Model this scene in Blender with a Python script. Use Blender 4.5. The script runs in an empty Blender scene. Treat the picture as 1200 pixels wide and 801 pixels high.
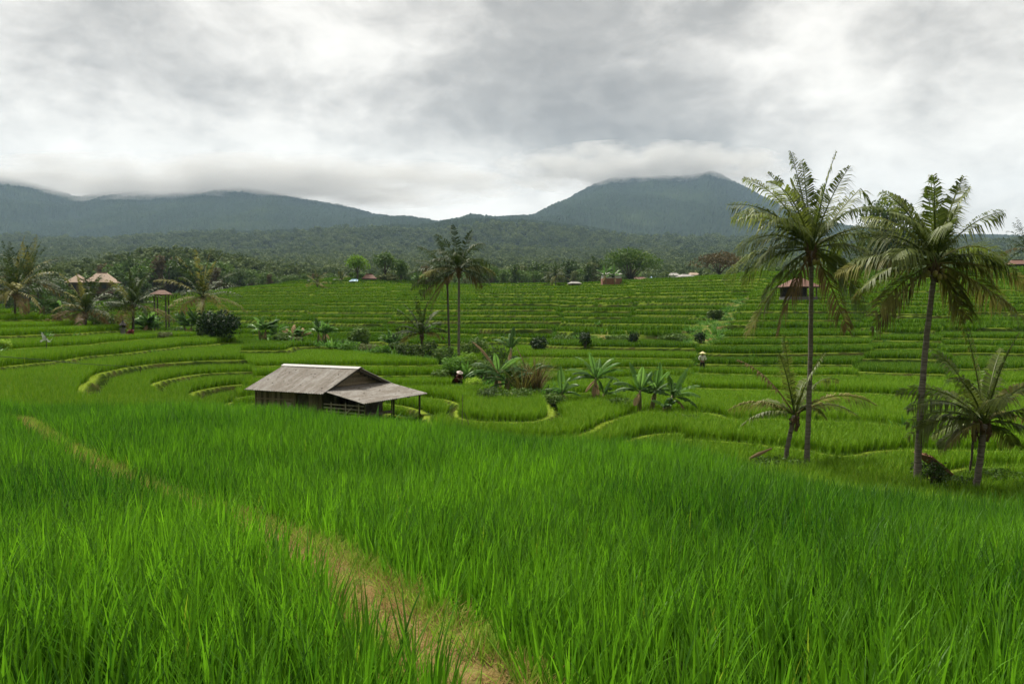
import bpy, math, random
import numpy as np
from mathutils import Vector, Matrix

random.seed(7)
RNG = np.random.default_rng(11)
scene = bpy.context.scene
COL = scene.collection
F = 933.0                                   # focal length in pixels of the 1200 x 801 photograph (28 mm)
PITCH = math.radians(2.18)
SP, CP = math.sin(PITCH), math.cos(PITCH)
PI = math.pi

# ------------------------------------------------------------------ camera / light / world
cam = bpy.data.cameras.new('camera')
cam.lens, cam.sensor_width = 28.0, 36.0
cam.clip_start, cam.clip_end = 0.05, 40000
co = bpy.data.objects.new('camera', cam)
COL.objects.link(co)
co.rotation_euler = (math.radians(90) - PITCH, 0, 0)
scene.camera = co

scene.render.engine = 'CYCLES'
scene.view_settings.view_transform = 'Standard'
scene.view_settings.look = 'None'
scene.view_settings.gamma = 1.0
scene.view_settings.use_curve_mapping = False
scene.view_settings.exposure = 2.48
cy = scene.cycles
cy.use_denoising = True
cy.max_bounces = 5
cy.diffuse_bounces = 3
cy.glossy_bounces = 1
cy.transmission_bounces = 3
cy.volume_bounces = 0
cy.transparent_max_bounces = 6
cy.use_fast_gi = False
cy.sample_clamp_indirect = 4.0

SUN_EL, SUN_AZ = math.radians(60), math.radians(-30)     # azimuth clockwise from +Y (view direction)
sd = bpy.data.lights.new('sun', 'SUN')
sd.energy, sd.angle, sd.color = 1.5, math.radians(10), (1.0, 0.94, 0.82)
so = bpy.data.objects.new('sun', sd)
COL.objects.link(so)
to_sun = Vector((math.sin(SUN_AZ) * math.cos(SUN_EL), math.cos(SUN_AZ) * math.cos(SUN_EL), math.sin(SUN_EL)))
so.rotation_euler = to_sun.to_track_quat('Z', 'Y').to_euler()


class NT:
    """a small helper for writing node trees"""
    def __init__(self, tree):
        self.t = tree
        tree.nodes.clear()

    def n(self, kind, **kw):
        node = self.t.nodes.new(kind)
        for k, v in kw.items():
            setattr(node, k, v)
        return node

    def l(self, a, b):
        self.t.links.new(a, b)

    def val(self, sock, v):
        if isinstance(v, bpy.types.NodeSocket):
            self.l(v, sock)
        elif isinstance(v, (tuple, list)) and len(v) == 3 and sock.type == 'RGBA':
            sock.default_value = (*v, 1)
        else:
            sock.default_value = v

    def math(self, op, a, b=0.0, c=None, clamp=False):
        m = self.n('ShaderNodeMath', operation=op)
        m.use_clamp = clamp
        self.val(m.inputs[0], a)
        self.val(m.inputs[1], b)
        if c is not None:
            self.val(m.inputs[2], c)
        return m.outputs[0]

    def mix(self, f, a, b, blend='MIX'):
        m = self.n('ShaderNodeMix', data_type='RGBA', blend_type=blend)
        self.val(m.inputs[0], f)
        self.val(m.inputs[6], a)
        self.val(m.inputs[7], b)
        return m.outputs[2]

    def ramp(self, f, stops):
        r = self.n('ShaderNodeValToRGB')
        el = r.color_ramp.elements
        while len(el) < len(stops):
            el.new(0.5)
        for e, (p, c) in zip(el, stops):
            e.position = p
            e.color = (*c, 1) if len(c) == 3 else c
        self.val(r.inputs[0], f)
        return r.outputs[0]

    def noise(self, vec=None, scale=5.0, detail=4.0, rough=0.5, distort=0.0):
        x = self.n('ShaderNodeTexNoise')
        x.inputs['Scale'].default_value = scale
        x.inputs['Detail'].default_value = detail
        x.inputs['Roughness'].default_value = rough
        x.inputs['Distortion'].default_value = distort
        if vec is not None:
            self.l(vec, x.inputs['Vector'])
        return x.outputs[0]

    def attr(self, name, kind='GEOMETRY'):
        a = self.n('ShaderNodeAttribute', attribute_name=name, attribute_type=kind)
        return a.outputs['Fac']


def make_world():
    w = bpy.data.worlds.new('World')
    scene.world = w
    w.use_nodes = True
    T = NT(w.node_tree)
    sky = T.n('ShaderNodeTexSky', sky_type='NISHITA')
    sky.sun_disc = False
    sky.sun_elevation = SUN_EL
    sky.sun_rotation = SUN_AZ
    tc = T.n('ShaderNodeTexCoord')
    sep = T.n('ShaderNodeSeparateXYZ')
    T.l(tc.outputs['Generated'], sep.inputs[0])
    X, Y, Z = sep.outputs
    mp = T.n('ShaderNodeMapping')
    mp.inputs['Scale'].default_value = (1.0, 1.0, 1.75)
    mp.inputs['Location'].default_value = (3.1, 0.7, 0.2)
    T.l(tc.outputs['Generated'], mp.inputs[0])
    v = mp.outputs[0]
    big = T.noise(v, 2.6, 2.0, 0.5, 0.25)
    mid = T.noise(v, 6.5, 8.0, 0.60, 0.25)
    fine = T.noise(v, 21.0, 6.0, 0.6, 0.5)
    den = T.math('ADD', T.math('MULTIPLY', big, 0.40), T.math('ADD', T.math('MULTIPLY', mid, 0.55), T.math('MULTIPLY', fine, 0.20)))
    den = T.math('SUBTRACT', den, 0.06)
    # the darker bellies of the cloud deck: broad lobes in the sky's own directions
    def lobe(dx, dz, sx, sz, amt):
        a = T.math('DIVIDE', T.math('SUBTRACT', X, dx), sx)
        b = T.math('DIVIDE', T.math('SUBTRACT', Z, dz), sz)
        r = T.math('ADD', T.math('MULTIPLY', a, a), T.math('MULTIPLY', b, b))
        return T.math('MULTIPLY', T.math('POWER', 2.718, T.math('MULTIPLY', r, -1.0)), amt)
    den = T.math('ADD', den, lobe(0.08, 0.235, 0.2, 0.07, -0.13))
    den = T.math('ADD', den, lobe(0.2, 0.185, 0.15, 0.035, -0.11))
    den = T.math('ADD', den, lobe(0.0, 0.345, 0.22, 0.05, -0.06))
    den = T.math('ADD', den, lobe(-0.42, 0.27, 0.2, 0.04, -0.07))
    den = T.math('ADD', den, lobe(-0.27, 0.165, 0.28, 0.04, 0.08))
    den = T.math('ADD', den, lobe(0.02, 0.13, 0.12, 0.03, 0.08))
    den = T.math('ADD', den, lobe(0.47, 0.2, 0.22, 0.16, 0.01))
    den = T.math('ADD', den, lobe(-0.58, 0.35, 0.12, 0.06, 0.12))
    den = T.math('ADD', den, lobe(0.28, 0.31, 0.07, 0.06, 0.08))
    den = T.math('ADD', den, lobe(-0.17, 0.24, 0.08, 0.05, 0.05))
    cloud = T.ramp(den, [(0.28, (0.64, 0.60, 0.53)), (0.39, (0.92, 0.87, 0.775)), (0.48, (1.34, 1.27, 1.14)), (0.57, (1.80, 1.715, 1.55)), (0.70, (2.22, 2.125, 1.93))])
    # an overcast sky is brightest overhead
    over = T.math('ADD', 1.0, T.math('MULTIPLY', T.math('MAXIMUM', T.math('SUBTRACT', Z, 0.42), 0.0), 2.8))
    # the unseen sky behind the viewer is dimmed to darken sides facing it
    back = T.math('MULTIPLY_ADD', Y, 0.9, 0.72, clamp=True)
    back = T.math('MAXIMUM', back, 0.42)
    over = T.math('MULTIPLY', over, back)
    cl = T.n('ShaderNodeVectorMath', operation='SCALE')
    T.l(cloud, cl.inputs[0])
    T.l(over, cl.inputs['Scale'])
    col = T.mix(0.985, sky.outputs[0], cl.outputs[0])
    bg = T.n('ShaderNodeBackground')
    T.l(col, bg.inputs[0])
    bg.inputs[1].default_value = 0.1
    out = T.n('ShaderNodeOutputWorld')
    T.l(bg.outputs[0], out.inputs[0])


make_world()

# ------------------------------------------------------------------ materials
MATS = {}


def new_mat(name):
    m = bpy.data.materials.new(name)
    m.use_nodes = True
    MATS[name] = m
    return m, NT(m.node_tree)


def finish(T, color, rough=0.7, bump=None, bstr=0.3, bdist=0.02, trans=None, trans_col=None, spec=0.3):
    p = T.n('ShaderNodeBsdfPrincipled')
    T.val(p.inputs['Base Color'], color)
    T.val(p.inputs['Roughness'], rough)
    p.inputs['Specular IOR Level'].default_value = spec
    if bump is not None:
        b = T.n('ShaderNodeBump')
        b.inputs['Strength'].default_value = bstr
        b.inputs['Distance'].default_value = bdist
        T.l(bump, b.inputs['Height'])
        T.l(b.outputs[0], p.inputs['Normal'])
    sh = p.outputs[0]
    if trans:
        tr = T.n('ShaderNodeBsdfTranslucent')
        T.val(tr.inputs[0], trans_col if trans_col is not None else color)
        mx = T.n('ShaderNodeMixShader')
        mx.inputs[0].default_value = trans
        T.l(sh, mx.inputs[1])
        T.l(tr.outputs[0], mx.inputs[2])
        sh = mx.outputs[0]
    o = T.n('ShaderNodeOutputMaterial')
    T.l(sh, o.inputs[0])


def leaf_mat(name, c1, c2, c3, trans=0.35, rough=0.45, gain=1.5, instanced=False, spec=0.08):
    """foliage: colour varies from leaf to leaf (attribute rnd) and, for scattered plants, from plot to plot (tone)"""
    m, T = new_mat(name)
    r = T.attr('rnd')
    if instanced:
        tone = T.attr('tone', 'INSTANCER')
        c = T.mix(T.math('MULTIPLY_ADD', r, 0.55, T.math('MULTIPLY', tone, 0.45)), c1, c2)
        c = T.mix(T.math('MULTIPLY', T.math('GREATER_THAN', r, 0.965), 0.6), c, c3)
    else:
        oi = T.n('ShaderNodeObjectInfo')
        f = T.math('MULTIPLY_ADD', r, 0.8, T.math('MULTIPLY', oi.outputs['Random'], 0.2))
        c = T.mix(f, c1, c2)
        c = T.mix(T.math('MULTIPLY', T.math('GREATER_THAN', r, 0.9), 0.6), c, c3)
    g = T.n('ShaderNodeVectorMath', operation='SCALE')
    T.l(c, g.inputs[0])
    g.inputs['Scale'].default_value = gain
    finish(T, c, rough, trans=trans, trans_col=g.outputs[0], spec=spec)
    return m


def flat_mat(name, c1, c2, scale=4.0, rough=0.8, bump=0.3, bdist=0.02, coord='Object', stretch=(1, 1, 1), detail=5.0, spec=0.2, extra=None):
    m, T = new_mat(name)
    tc = T.n('ShaderNodeTexCoord')
    mp = T.n('ShaderNodeMapping')
    mp.inputs['Scale'].default_value = stretch
    T.l(tc.outputs[coord], mp.inputs[0])
    n = T.noise(mp.outputs[0], scale, detail, 0.6)
    f = T.math('MULTIPLY_ADD', T.math('SUBTRACT', n, 0.5), 2.2, 0.5, clamp=True)
    c = T.mix(f, c1, c2)
    if extra:
        c = extra(T, tc, c)
    finish(T, c, rough, n, bump, bdist, spec=spec)
    return m


leaf_mat('rice_leaf', (0.010, 0.058, 0.004), (0.122, 0.298, 0.009), (0.25, 0.30, 0.025), 0.42, 0.5, 1.4, True, 0.14)
leaf_mat('rice_leaf_far', (0.018, 0.075, 0.004), (0.172, 0.322, 0.013), (0.27, 0.30, 0.03), 0.16, 0.6, 1.3, True, 0.08)
leaf_mat('bund_grass', (0.020, 0.065, 0.003), (0.225, 0.315, 0.022), (0.28, 0.27, 0.05), 0.3, 0.9, 1.3, True, 0.0)
leaf_mat('path_green', (0.085, 0.19, 0.012), (0.25, 0.36, 0.035), (0.36, 0.36, 0.10), 0.35, 0.6, 1.3, True)
leaf_mat('dry_grass', (0.14, 0.090, 0.026), (0.28, 0.20, 0.07), (0.38, 0.31, 0.14), 0.25, 0.8, 1.2, True)
leaf_mat('herb_leaf', (0.035, 0.10, 0.012), (0.09, 0.20, 0.03), (0.14, 0.24, 0.05), 0.3, 0.5, 1.4, True)
leaf_mat('forest_leaf', (0.034, 0.062, 0.016), (0.115, 0.15, 0.040), (0.16, 0.17, 0.055), 0.2, 0.7, 1.2, True)
leaf_mat('palm_green', (0.036, 0.064, 0.010), (0.155, 0.190, 0.032), (0.28, 0.26, 0.065), 0.36, 0.5, 1.5, spec=0.22)
leaf_mat('palm_dark', (0.013, 0.027, 0.006), (0.052, 0.078, 0.015), (0.13, 0.13, 0.035), 0.22, 0.55, 1.4, spec=0.12)  # darker green leaf colour of the grove and mid-valley palms
leaf_mat('palm_yellow', (0.085, 0.095, 0.022), (0.20, 0.185, 0.045), (0.27, 0.21, 0.07), 0.3, 0.5, 1.3)
leaf_mat('palm_brown', (0.075, 0.055, 0.024), (0.18, 0.13, 0.052), (0.14, 0.14, 0.04), 0.2, 0.7, 1.2)
leaf_mat('banana_leaf', (0.055, 0.135, 0.025), (0.14, 0.26, 0.05), (0.20, 0.30, 0.08), 0.4, 0.35, 1.4, spec=0.18)
leaf_mat('banana_dark', (0.030, 0.075, 0.016), (0.075, 0.15, 0.03), (0.12, 0.18, 0.045), 0.25, 0.5, 1.4, spec=0.15)
leaf_mat('banana_dry', (0.22, 0.15, 0.08), (0.34, 0.25, 0.14), (0.38, 0.31, 0.18), 0.2, 0.7, 1.2)
leaf_mat('tree_dark', (0.024, 0.052, 0.012), (0.075, 0.12, 0.028), (0.13, 0.155, 0.04), 0.22, 0.55, 1.3)
leaf_mat('tree_mid', (0.036, 0.080, 0.014), (0.10, 0.165, 0.032), (0.16, 0.20, 0.05), 0.25, 0.55, 1.3)
leaf_mat('tree_grey', (0.070, 0.095, 0.034), (0.155, 0.18, 0.068), (0.22, 0.20, 0.09), 0.2, 0.6, 1.2)
leaf_mat('tree_bright', (0.060, 0.125, 0.014), (0.15, 0.27, 0.025), (0.22, 0.32, 0.05), 0.35, 0.5, 1.4)
leaf_mat('tree_brown', (0.060, 0.050, 0.026), (0.13, 0.105, 0.05), (0.17, 0.12, 0.06), 0.2, 0.7, 1.2)
leaf_mat('bush_dark', (0.010, 0.024, 0.007), (0.030, 0.060, 0.016), (0.07, 0.10, 0.03), 0.2, 0.5, 1.3)
leaf_mat('herb_bush', (0.04, 0.11, 0.012), (0.11, 0.22, 0.03), (0.17, 0.27, 0.05), 0.3, 0.5, 1.4)
leaf_mat('bush_lime', (0.14, 0.25, 0.02), (0.26, 0.38, 0.04), (0.34, 0.42, 0.08), 0.4, 0.4, 1.3)
leaf_mat('bush_red', (0.08, 0.016, 0.016), (0.18, 0.035, 0.03), (0.22, 0.09, 0.05), 0.25, 0.5, 1.3)
flat_mat('palm_trunk', (0.05, 0.043, 0.034), (0.23, 0.20, 0.165), 3.0, 0.9, 0.9, 0.05, stretch=(0.7, 0.7, 6))
flat_mat('palm_trunk_dark', (0.045, 0.036, 0.028), (0.12, 0.10, 0.08), 3.0, 0.9, 0.7, 0.03, stretch=(3, 3, 7))
flat_mat('palm_fibre', (0.055, 0.034, 0.018), (0.17, 0.11, 0.06), 9.0, 0.9, 0.8, 0.03)
flat_mat('bark', (0.055, 0.045, 0.034), (0.14, 0.115, 0.09), 6.0, 0.9, 0.7, 0.03)
flat_mat('banana_stem', (0.09, 0.10, 0.04), (0.19, 0.16, 0.07), 5.0, 0.6, 0.4, 0.02, stretch=(1, 1, 0.3))
flat_mat('coconut', (0.13, 0.15, 0.03), (0.26, 0.20, 0.06), 6.0, 0.6, 0.2, 0.01)
flat_mat('plank_pale', (0.19, 0.16, 0.125), (0.34, 0.295, 0.24), 6.0, 0.9, 0.5, 0.01, stretch=(5, 5, 0.6))
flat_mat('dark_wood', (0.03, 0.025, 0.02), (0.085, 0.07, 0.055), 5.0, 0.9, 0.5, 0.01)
flat_mat('dark_cloth', (0.010, 0.010, 0.012), (0.022, 0.022, 0.026), 8.0)
flat_mat('pale_cloth', (0.52, 0.48, 0.44), (0.66, 0.62, 0.58), 8.0)
flat_mat('red_cloth', (0.075, 0.016, 0.014), (0.13, 0.03, 0.026), 8.0)
flat_mat('straw_hat', (0.42, 0.37, 0.17), (0.55, 0.50, 0.28), 12.0)
flat_mat('pale_hat', (0.46, 0.38, 0.35), (0.58, 0.50, 0.46), 12.0)
flat_mat('skin', (0.16, 0.085, 0.05), (0.21, 0.115, 0.07), 8.0)
flat_mat('white_plastic', (0.50, 0.51, 0.52), (0.66, 0.66, 0.66), 5.0)
flat_mat('white_wall', (0.42, 0.41, 0.385), (0.58, 0.57, 0.54), 2.0)
flat_mat('brick', (0.20, 0.095, 0.06), (0.30, 0.15, 0.10), 4.0)
flat_mat('brown_wall', (0.055, 0.036, 0.026), (0.11, 0.075, 0.055), 3.0)
flat_mat('glass_dark', (0.02, 0.025, 0.03), (0.04, 0.045, 0.05), 2.0, 0.15)
flat_mat('tile_tan', (0.21, 0.155, 0.115), (0.32, 0.245, 0.185), 3.0)
flat_mat('tile_red', (0.07, 0.036, 0.026), (0.14, 0.072, 0.052), 3.0)
flat_mat('tile_grey', (0.17, 0.165, 0.155), (0.28, 0.27, 0.255), 3.0)
flat_mat('sheet_blue', (0.30, 0.44, 0.58), (0.42, 0.56, 0.70), 3.0)
flat_mat('stone', (0.09, 0.085, 0.08), (0.20, 0.19, 0.175), 6.0)
flat_mat('thatch_black', (0.020, 0.019, 0.018), (0.05, 0.046, 0.042), 8.0)
flat_mat('thatch_red', (0.13, 0.060, 0.034), (0.30, 0.165, 0.10), 9.0, 0.95, 0.8, 0.03, stretch=(1, 6, 1))
flat_mat('wire_black', (0.008, 0.008, 0.008), (0.02, 0.02, 0.02), 5.0, 0.6)


def boards(T, tc, c):
    r = T.attr('rnd')
    k = T.ramp(r, [(0.0, (0.45, 0.42, 0.40)), (0.5, (0.95, 0.9, 0.84)), (1.0, (1.55, 1.45, 1.3))])
    return T.mix(1.0, c, k, 'MULTIPLY')


def stains(T, tc, c):
    v = T.n('ShaderNodeTexVoronoi')
    v.inputs['Scale'].default_value = 2.6
    T.l(tc.outputs['Object'], v.inputs['Vector'])
    n = T.noise(tc.outputs['Object'], 1.6, 4.0, 0.6)
    spot = T.math('LESS_THAN', v.outputs['Distance'], T.math('MULTIPLY', n, 0.33))
    c = T.mix(T.math('MULTIPLY', spot, 0.75), c, (0.055, 0.042, 0.032))
    mp = T.n('ShaderNodeMapping')
    mp.inputs['Scale'].default_value = (0.9, 0.22, 0.22)
    T.l(tc.outputs['Object'], mp.inputs[0])
    st = T.ramp(T.noise(mp.outputs[0], 3.0, 5.0, 0.65), [(0.42, (0.60, 0.54, 0.48)), (0.62, (1, 1, 1))])
    return T.mix(0.8, c, T.mix(1.0, c, st, 'MULTIPLY'))


flat_mat('plank', (0.075, 0.06, 0.045), (0.21, 0.175, 0.13), 5.0, 0.9, 0.5, 0.01, stretch=(6, 6, 0.5), extra=boards)
flat_mat('roof_sheet', (0.165, 0.157, 0.145), (0.265, 0.254, 0.238), 7.0, 0.85, 0.2, 0.01, extra=stains)
flat_mat('ridge_sheet', (0.27, 0.265, 0.26), (0.38, 0.375, 0.37), 5.0, 0.7, 0.2, 0.01)


def terrain_mat():
    m, T = new_mat('terrain')
    tc = T.n('ShaderNodeTexCoord')
    pos = tc.outputs['Object']
    n1 = T.noise(pos, 0.35, 5, 0.6)
    n2 = T.noise(pos, 3.0, 5, 0.65)
    field = T.mix(n2, (0.012, 0.026, 0.006), (0.030, 0.055, 0.010))
    bund = T.mix(n2, (0.065, 0.115, 0.010), (0.165, 0.205, 0.03))
    dirt = T.ramp(n1, [(0.40, (0.016, 0.028, 0.006)), (0.52, (0.03, 0.034, 0.011)), (0.62, (0.065, 0.044, 0.022))])
    grass = T.mix(n2, (0.006, 0.018, 0.002), (0.026, 0.050, 0.005))
    riser = T.mix(T.math('MULTIPLY_ADD', n2, 0.8, 0.15), dirt, grass)
    c = T.mix(T.attr('bund'), field, bund)
    c = T.mix(T.attr('riser'), c, riser)
    c = T.mix(T.attr('bank'), c, T.ramp(n1, [(0.36, (0.045, 0.10, 0.014)), (0.5, (0.10, 0.135, 0.03)), (0.63, (0.20, 0.14, 0.065))]))
    finish(T, c, 1.0, n2, 0.8, 0.08, spec=0.0)


terrain_mat()


def mountain_mat():
    m, T = new_mat('mountain')
    tc = T.n('ShaderNodeTexCoord')
    n1 = T.noise(tc.outputs['Object'], 0.003, 6, 0.6)
    n2 = T.noise(tc.outputs['Object'], 0.03, 4, 0.65)
    c = T.mix(n2, (0.008, 0.016, 0.009), (0.026, 0.038, 0.018))
    c = T.mix(T.ramp(n1, [(0.5, (0, 0, 0)), (0.7, (0.6, 0.6, 0.6))]), c, (0.036, 0.052, 0.020))
    finish(T, c, 1.0, spec=0.0)


mountain_mat()


def path_mat():
    m, T = new_mat('path')
    tc = T.n('ShaderNodeTexCoord')
    n1 = T.noise(tc.outputs['Object'], 2.2, 5, 0.6)
    n2 = T.noise(tc.outputs['Object'], 22.0, 4, 0.7)
    c = T.mix(n2, (0.075, 0.048, 0.016), (0.22, 0.16, 0.06))
    c = T.mix(T.ramp(n1, [(0.52, (0, 0, 0)), (0.66, (0.8, 0.8, 0.8))]), c, (0.13, 0.17, 0.035))
    finish(T, c, 0.95, n2, 1.0, 0.03, spec=0.1)


path_mat()

# ------------------------------------------------------------------ mesh helpers


def tag(o, label=None, cat=None, group=None, kind=None):
    if label:
        o['label'] = label
    if cat:
        o['category'] = cat
    if group:
        o['group'] = group
    if kind:
        o['kind'] = kind
    return o


def link(o, parent=None):
    COL.objects.link(o)
    if parent is not None:
        o.parent = parent
    return o


def empty(name, loc, rz=0.0, s=1.0):
    o = bpy.data.objects.new(name, None)
    o.empty_display_size = 0.2
    o.location = loc
    o.rotation_euler = (0, 0, rz)
    o.scale = (s, s, s) if not isinstance(s, tuple) else s
    return link(o)


class MB:
    """collects shapes for ONE mesh"""
    def __init__(self):
        self.v, self.f, self.r = [], [], []

    def add(self, vs, fs, rnd=None):
        b = len(self.v)
        self.v.extend([tuple(p) for p in vs])
        self.f.extend([tuple(i + b for i in f) for f in fs])
        self.r.extend([random.random() if rnd is None else rnd] * len(vs))

    def box(self, c, s, rz=0.0, m=None):
        hx, hy, hz = s[0] / 2, s[1] / 2, s[2] / 2
        vs = [Vector((x, y, z)) for x in (-hx, hx) for y in (-hy, hy) for z in (-hz, hz)]
        R = m if m is not None else Matrix.Rotation(rz, 3, 'Z')
        vs = [R @ p + Vector(c) for p in vs]
        self.add(vs, [(0, 1, 3, 2), (4, 6, 7, 5), (0, 4, 5, 1), (2, 3, 7, 6), (0, 2, 6, 4), (1, 5, 7, 3)])

    def bar(self, a, b, w, h=None):
        a, b = Vector(a), Vector(b)
        d = b - a
        q = d.to_track_quat('X', 'Z').to_matrix()
        self.box((a + b) / 2, (d.length, w, h or w), m=q)

    def tube(self, pts, rads, n=8, cap=True):
        pts = [Vector(p) for p in pts]
        rings = []
        ref = Vector((0.31, 0.95, 0.07))
        for i, p in enumerate(pts):
            t = (pts[min(i + 1, len(pts) - 1)] - pts[max(i - 1, 0)]).normalized()
            a = t.cross(ref)
            if a.length < 1e-3:
                a = t.cross(Vector((1, 0, 0)))
            a.normalize()
            b = t.cross(a)
            rings.append([p + (a * math.cos(2 * PI * k / n) + b * math.sin(2 * PI * k / n)) * rads[i] for k in range(n)])
        vs = [q for r in rings for q in r]
        fs = []
        for i in range(len(rings) - 1):
            for k in range(n):
                fs.append((i * n + k, i * n + (k + 1) % n, (i + 1) * n + (k + 1) % n, (i + 1) * n + k))
        if cap:
            fs.append(tuple(range(n - 1, -1, -1)))
            fs.append(tuple((len(rings) - 1) * n + k for k in range(n)))
        self.add(vs, fs)

    def lathe(self, prof, n=14, c=(0, 0, 0)):
        vs, fs = [], []
        for r, z in prof:
            for k in range(n):
                a = 2 * PI * k / n
                vs.append((c[0] + r * math.cos(a), c[1] + r * math.sin(a), c[2] + z))
        for i in range(len(prof) - 1):
            for k in range(n):
                fs.append((i * n + k, i * n + (k + 1) % n, (i + 1) * n + (k + 1) % n, (i + 1) * n + k))
        fs.append(tuple(range(n - 1, -1, -1)))
        fs.append(tuple((len(prof) - 1) * n + k for k in range(n)))
        self.add(vs, fs)

    def build(self, name, mat, parent=None, smooth=False):
        me = bpy.data.meshes.new(name)
        me.from_pydata(self.v, [], self.f)
        a = me.attributes.new('rnd', 'FLOAT', 'POINT')
        a.data.foreach_set('value', np.array(self.r, dtype=np.float32))
        me.materials.append(MATS[mat])
        if smooth:
            me.polygons.foreach_set('use_smooth', [True] * len(me.polygons))
        me.update()
        return link(bpy.data.objects.new(name, me), parent)


def np_mesh(name, V, Q, mat, attrs=None, smooth=True):
    """a big mesh from numpy arrays of vertices and quads (or None for points only)"""
    me = bpy.data.meshes.new(name)
    me.vertices.add(len(V))
    me.vertices.foreach_set('co', np.ascontiguousarray(V, dtype=np.float32).ravel())
    if Q is not None:
        n = len(Q)
        k = Q.shape[1]
        me.loops.add(n * k)
        me.loops.foreach_set('vertex_index', np.ascontiguousarray(Q, dtype=np.int32).ravel())
        me.polygons.add(n)
        me.polygons.foreach_set('loop_start', np.arange(0, n * k, k, dtype=np.int32))
        me.polygons.foreach_set('use_smooth', np.full(n, smooth))
    for an, (ty, data) in (attrs or {}).items():
        a = me.attributes.new(an, ty, 'POINT')
        a.data.foreach_set('vector' if ty == 'FLOAT_VECTOR' else 'value', np.ascontiguousarray(data).ravel())
    if mat:
        me.materials.append(MATS[mat])
    me.update(calc_edges=True)
    return me


def copy_tree(o, parent=None):
    c = o.copy()
    COL.objects.link(c)
    if parent is not None:
        c.parent = parent
    for ch in list(o.children):
        copy_tree(ch, c)
    return c


# ------------------------------------------------------------------ photograph -> place
def ray(px, py):
    v = (400.5 - py) / F
    return np.array([(px - 600) / F, CP + v * SP, -SP + v * CP])


def P(px, py, d):
    r = ray(px, py)
    return Vector(r / r[1] * d)


def zpix(py, d):
    v = (400.5 - py) / F
    return d * (-SP + v * CP) / (CP + v * SP)


def vnoise(x, y, seed=0):
    """smooth value noise in 0..1"""
    xi, yi = np.floor(x).astype(np.int64), np.floor(y).astype(np.int64)
    xf, yf = x - xi, y - yi
    u, v = xf * xf * (3 - 2 * xf), yf * yf * (3 - 2 * yf)

    def h(a, b):
        n = (a * 374761393 + b * 668265263 + seed * 1442695041) & 0x7fffffff
        n = ((n ^ (n >> 13)) * 1274126177) & 0x7fffffff
        n = ((n ^ (n >> 15)) * 2246822519) & 0x7fffffff
        return (n & 0xffff) / 65535.0
    return (h(xi, yi) * (1 - u) + h(xi + 1, yi) * u) * (1 - v) + (h(xi, yi + 1) * (1 - u) + h(xi + 1, yi + 1) * u) * v


def fbm(x, y, seed=0, octv=4):
    s, a, t = 0, 1.0, 0
    for k in range(octv):
        s = s + a * vnoise(x * 2 ** k, y * 2 ** k, seed + k)
        t += a
        a *= 0.5
    return s / t


def sstep(a, b, x):
    t = np.clip((x - a) / (b - a), 0, 1)
    return t * t * (3 - 2 * t)


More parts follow.
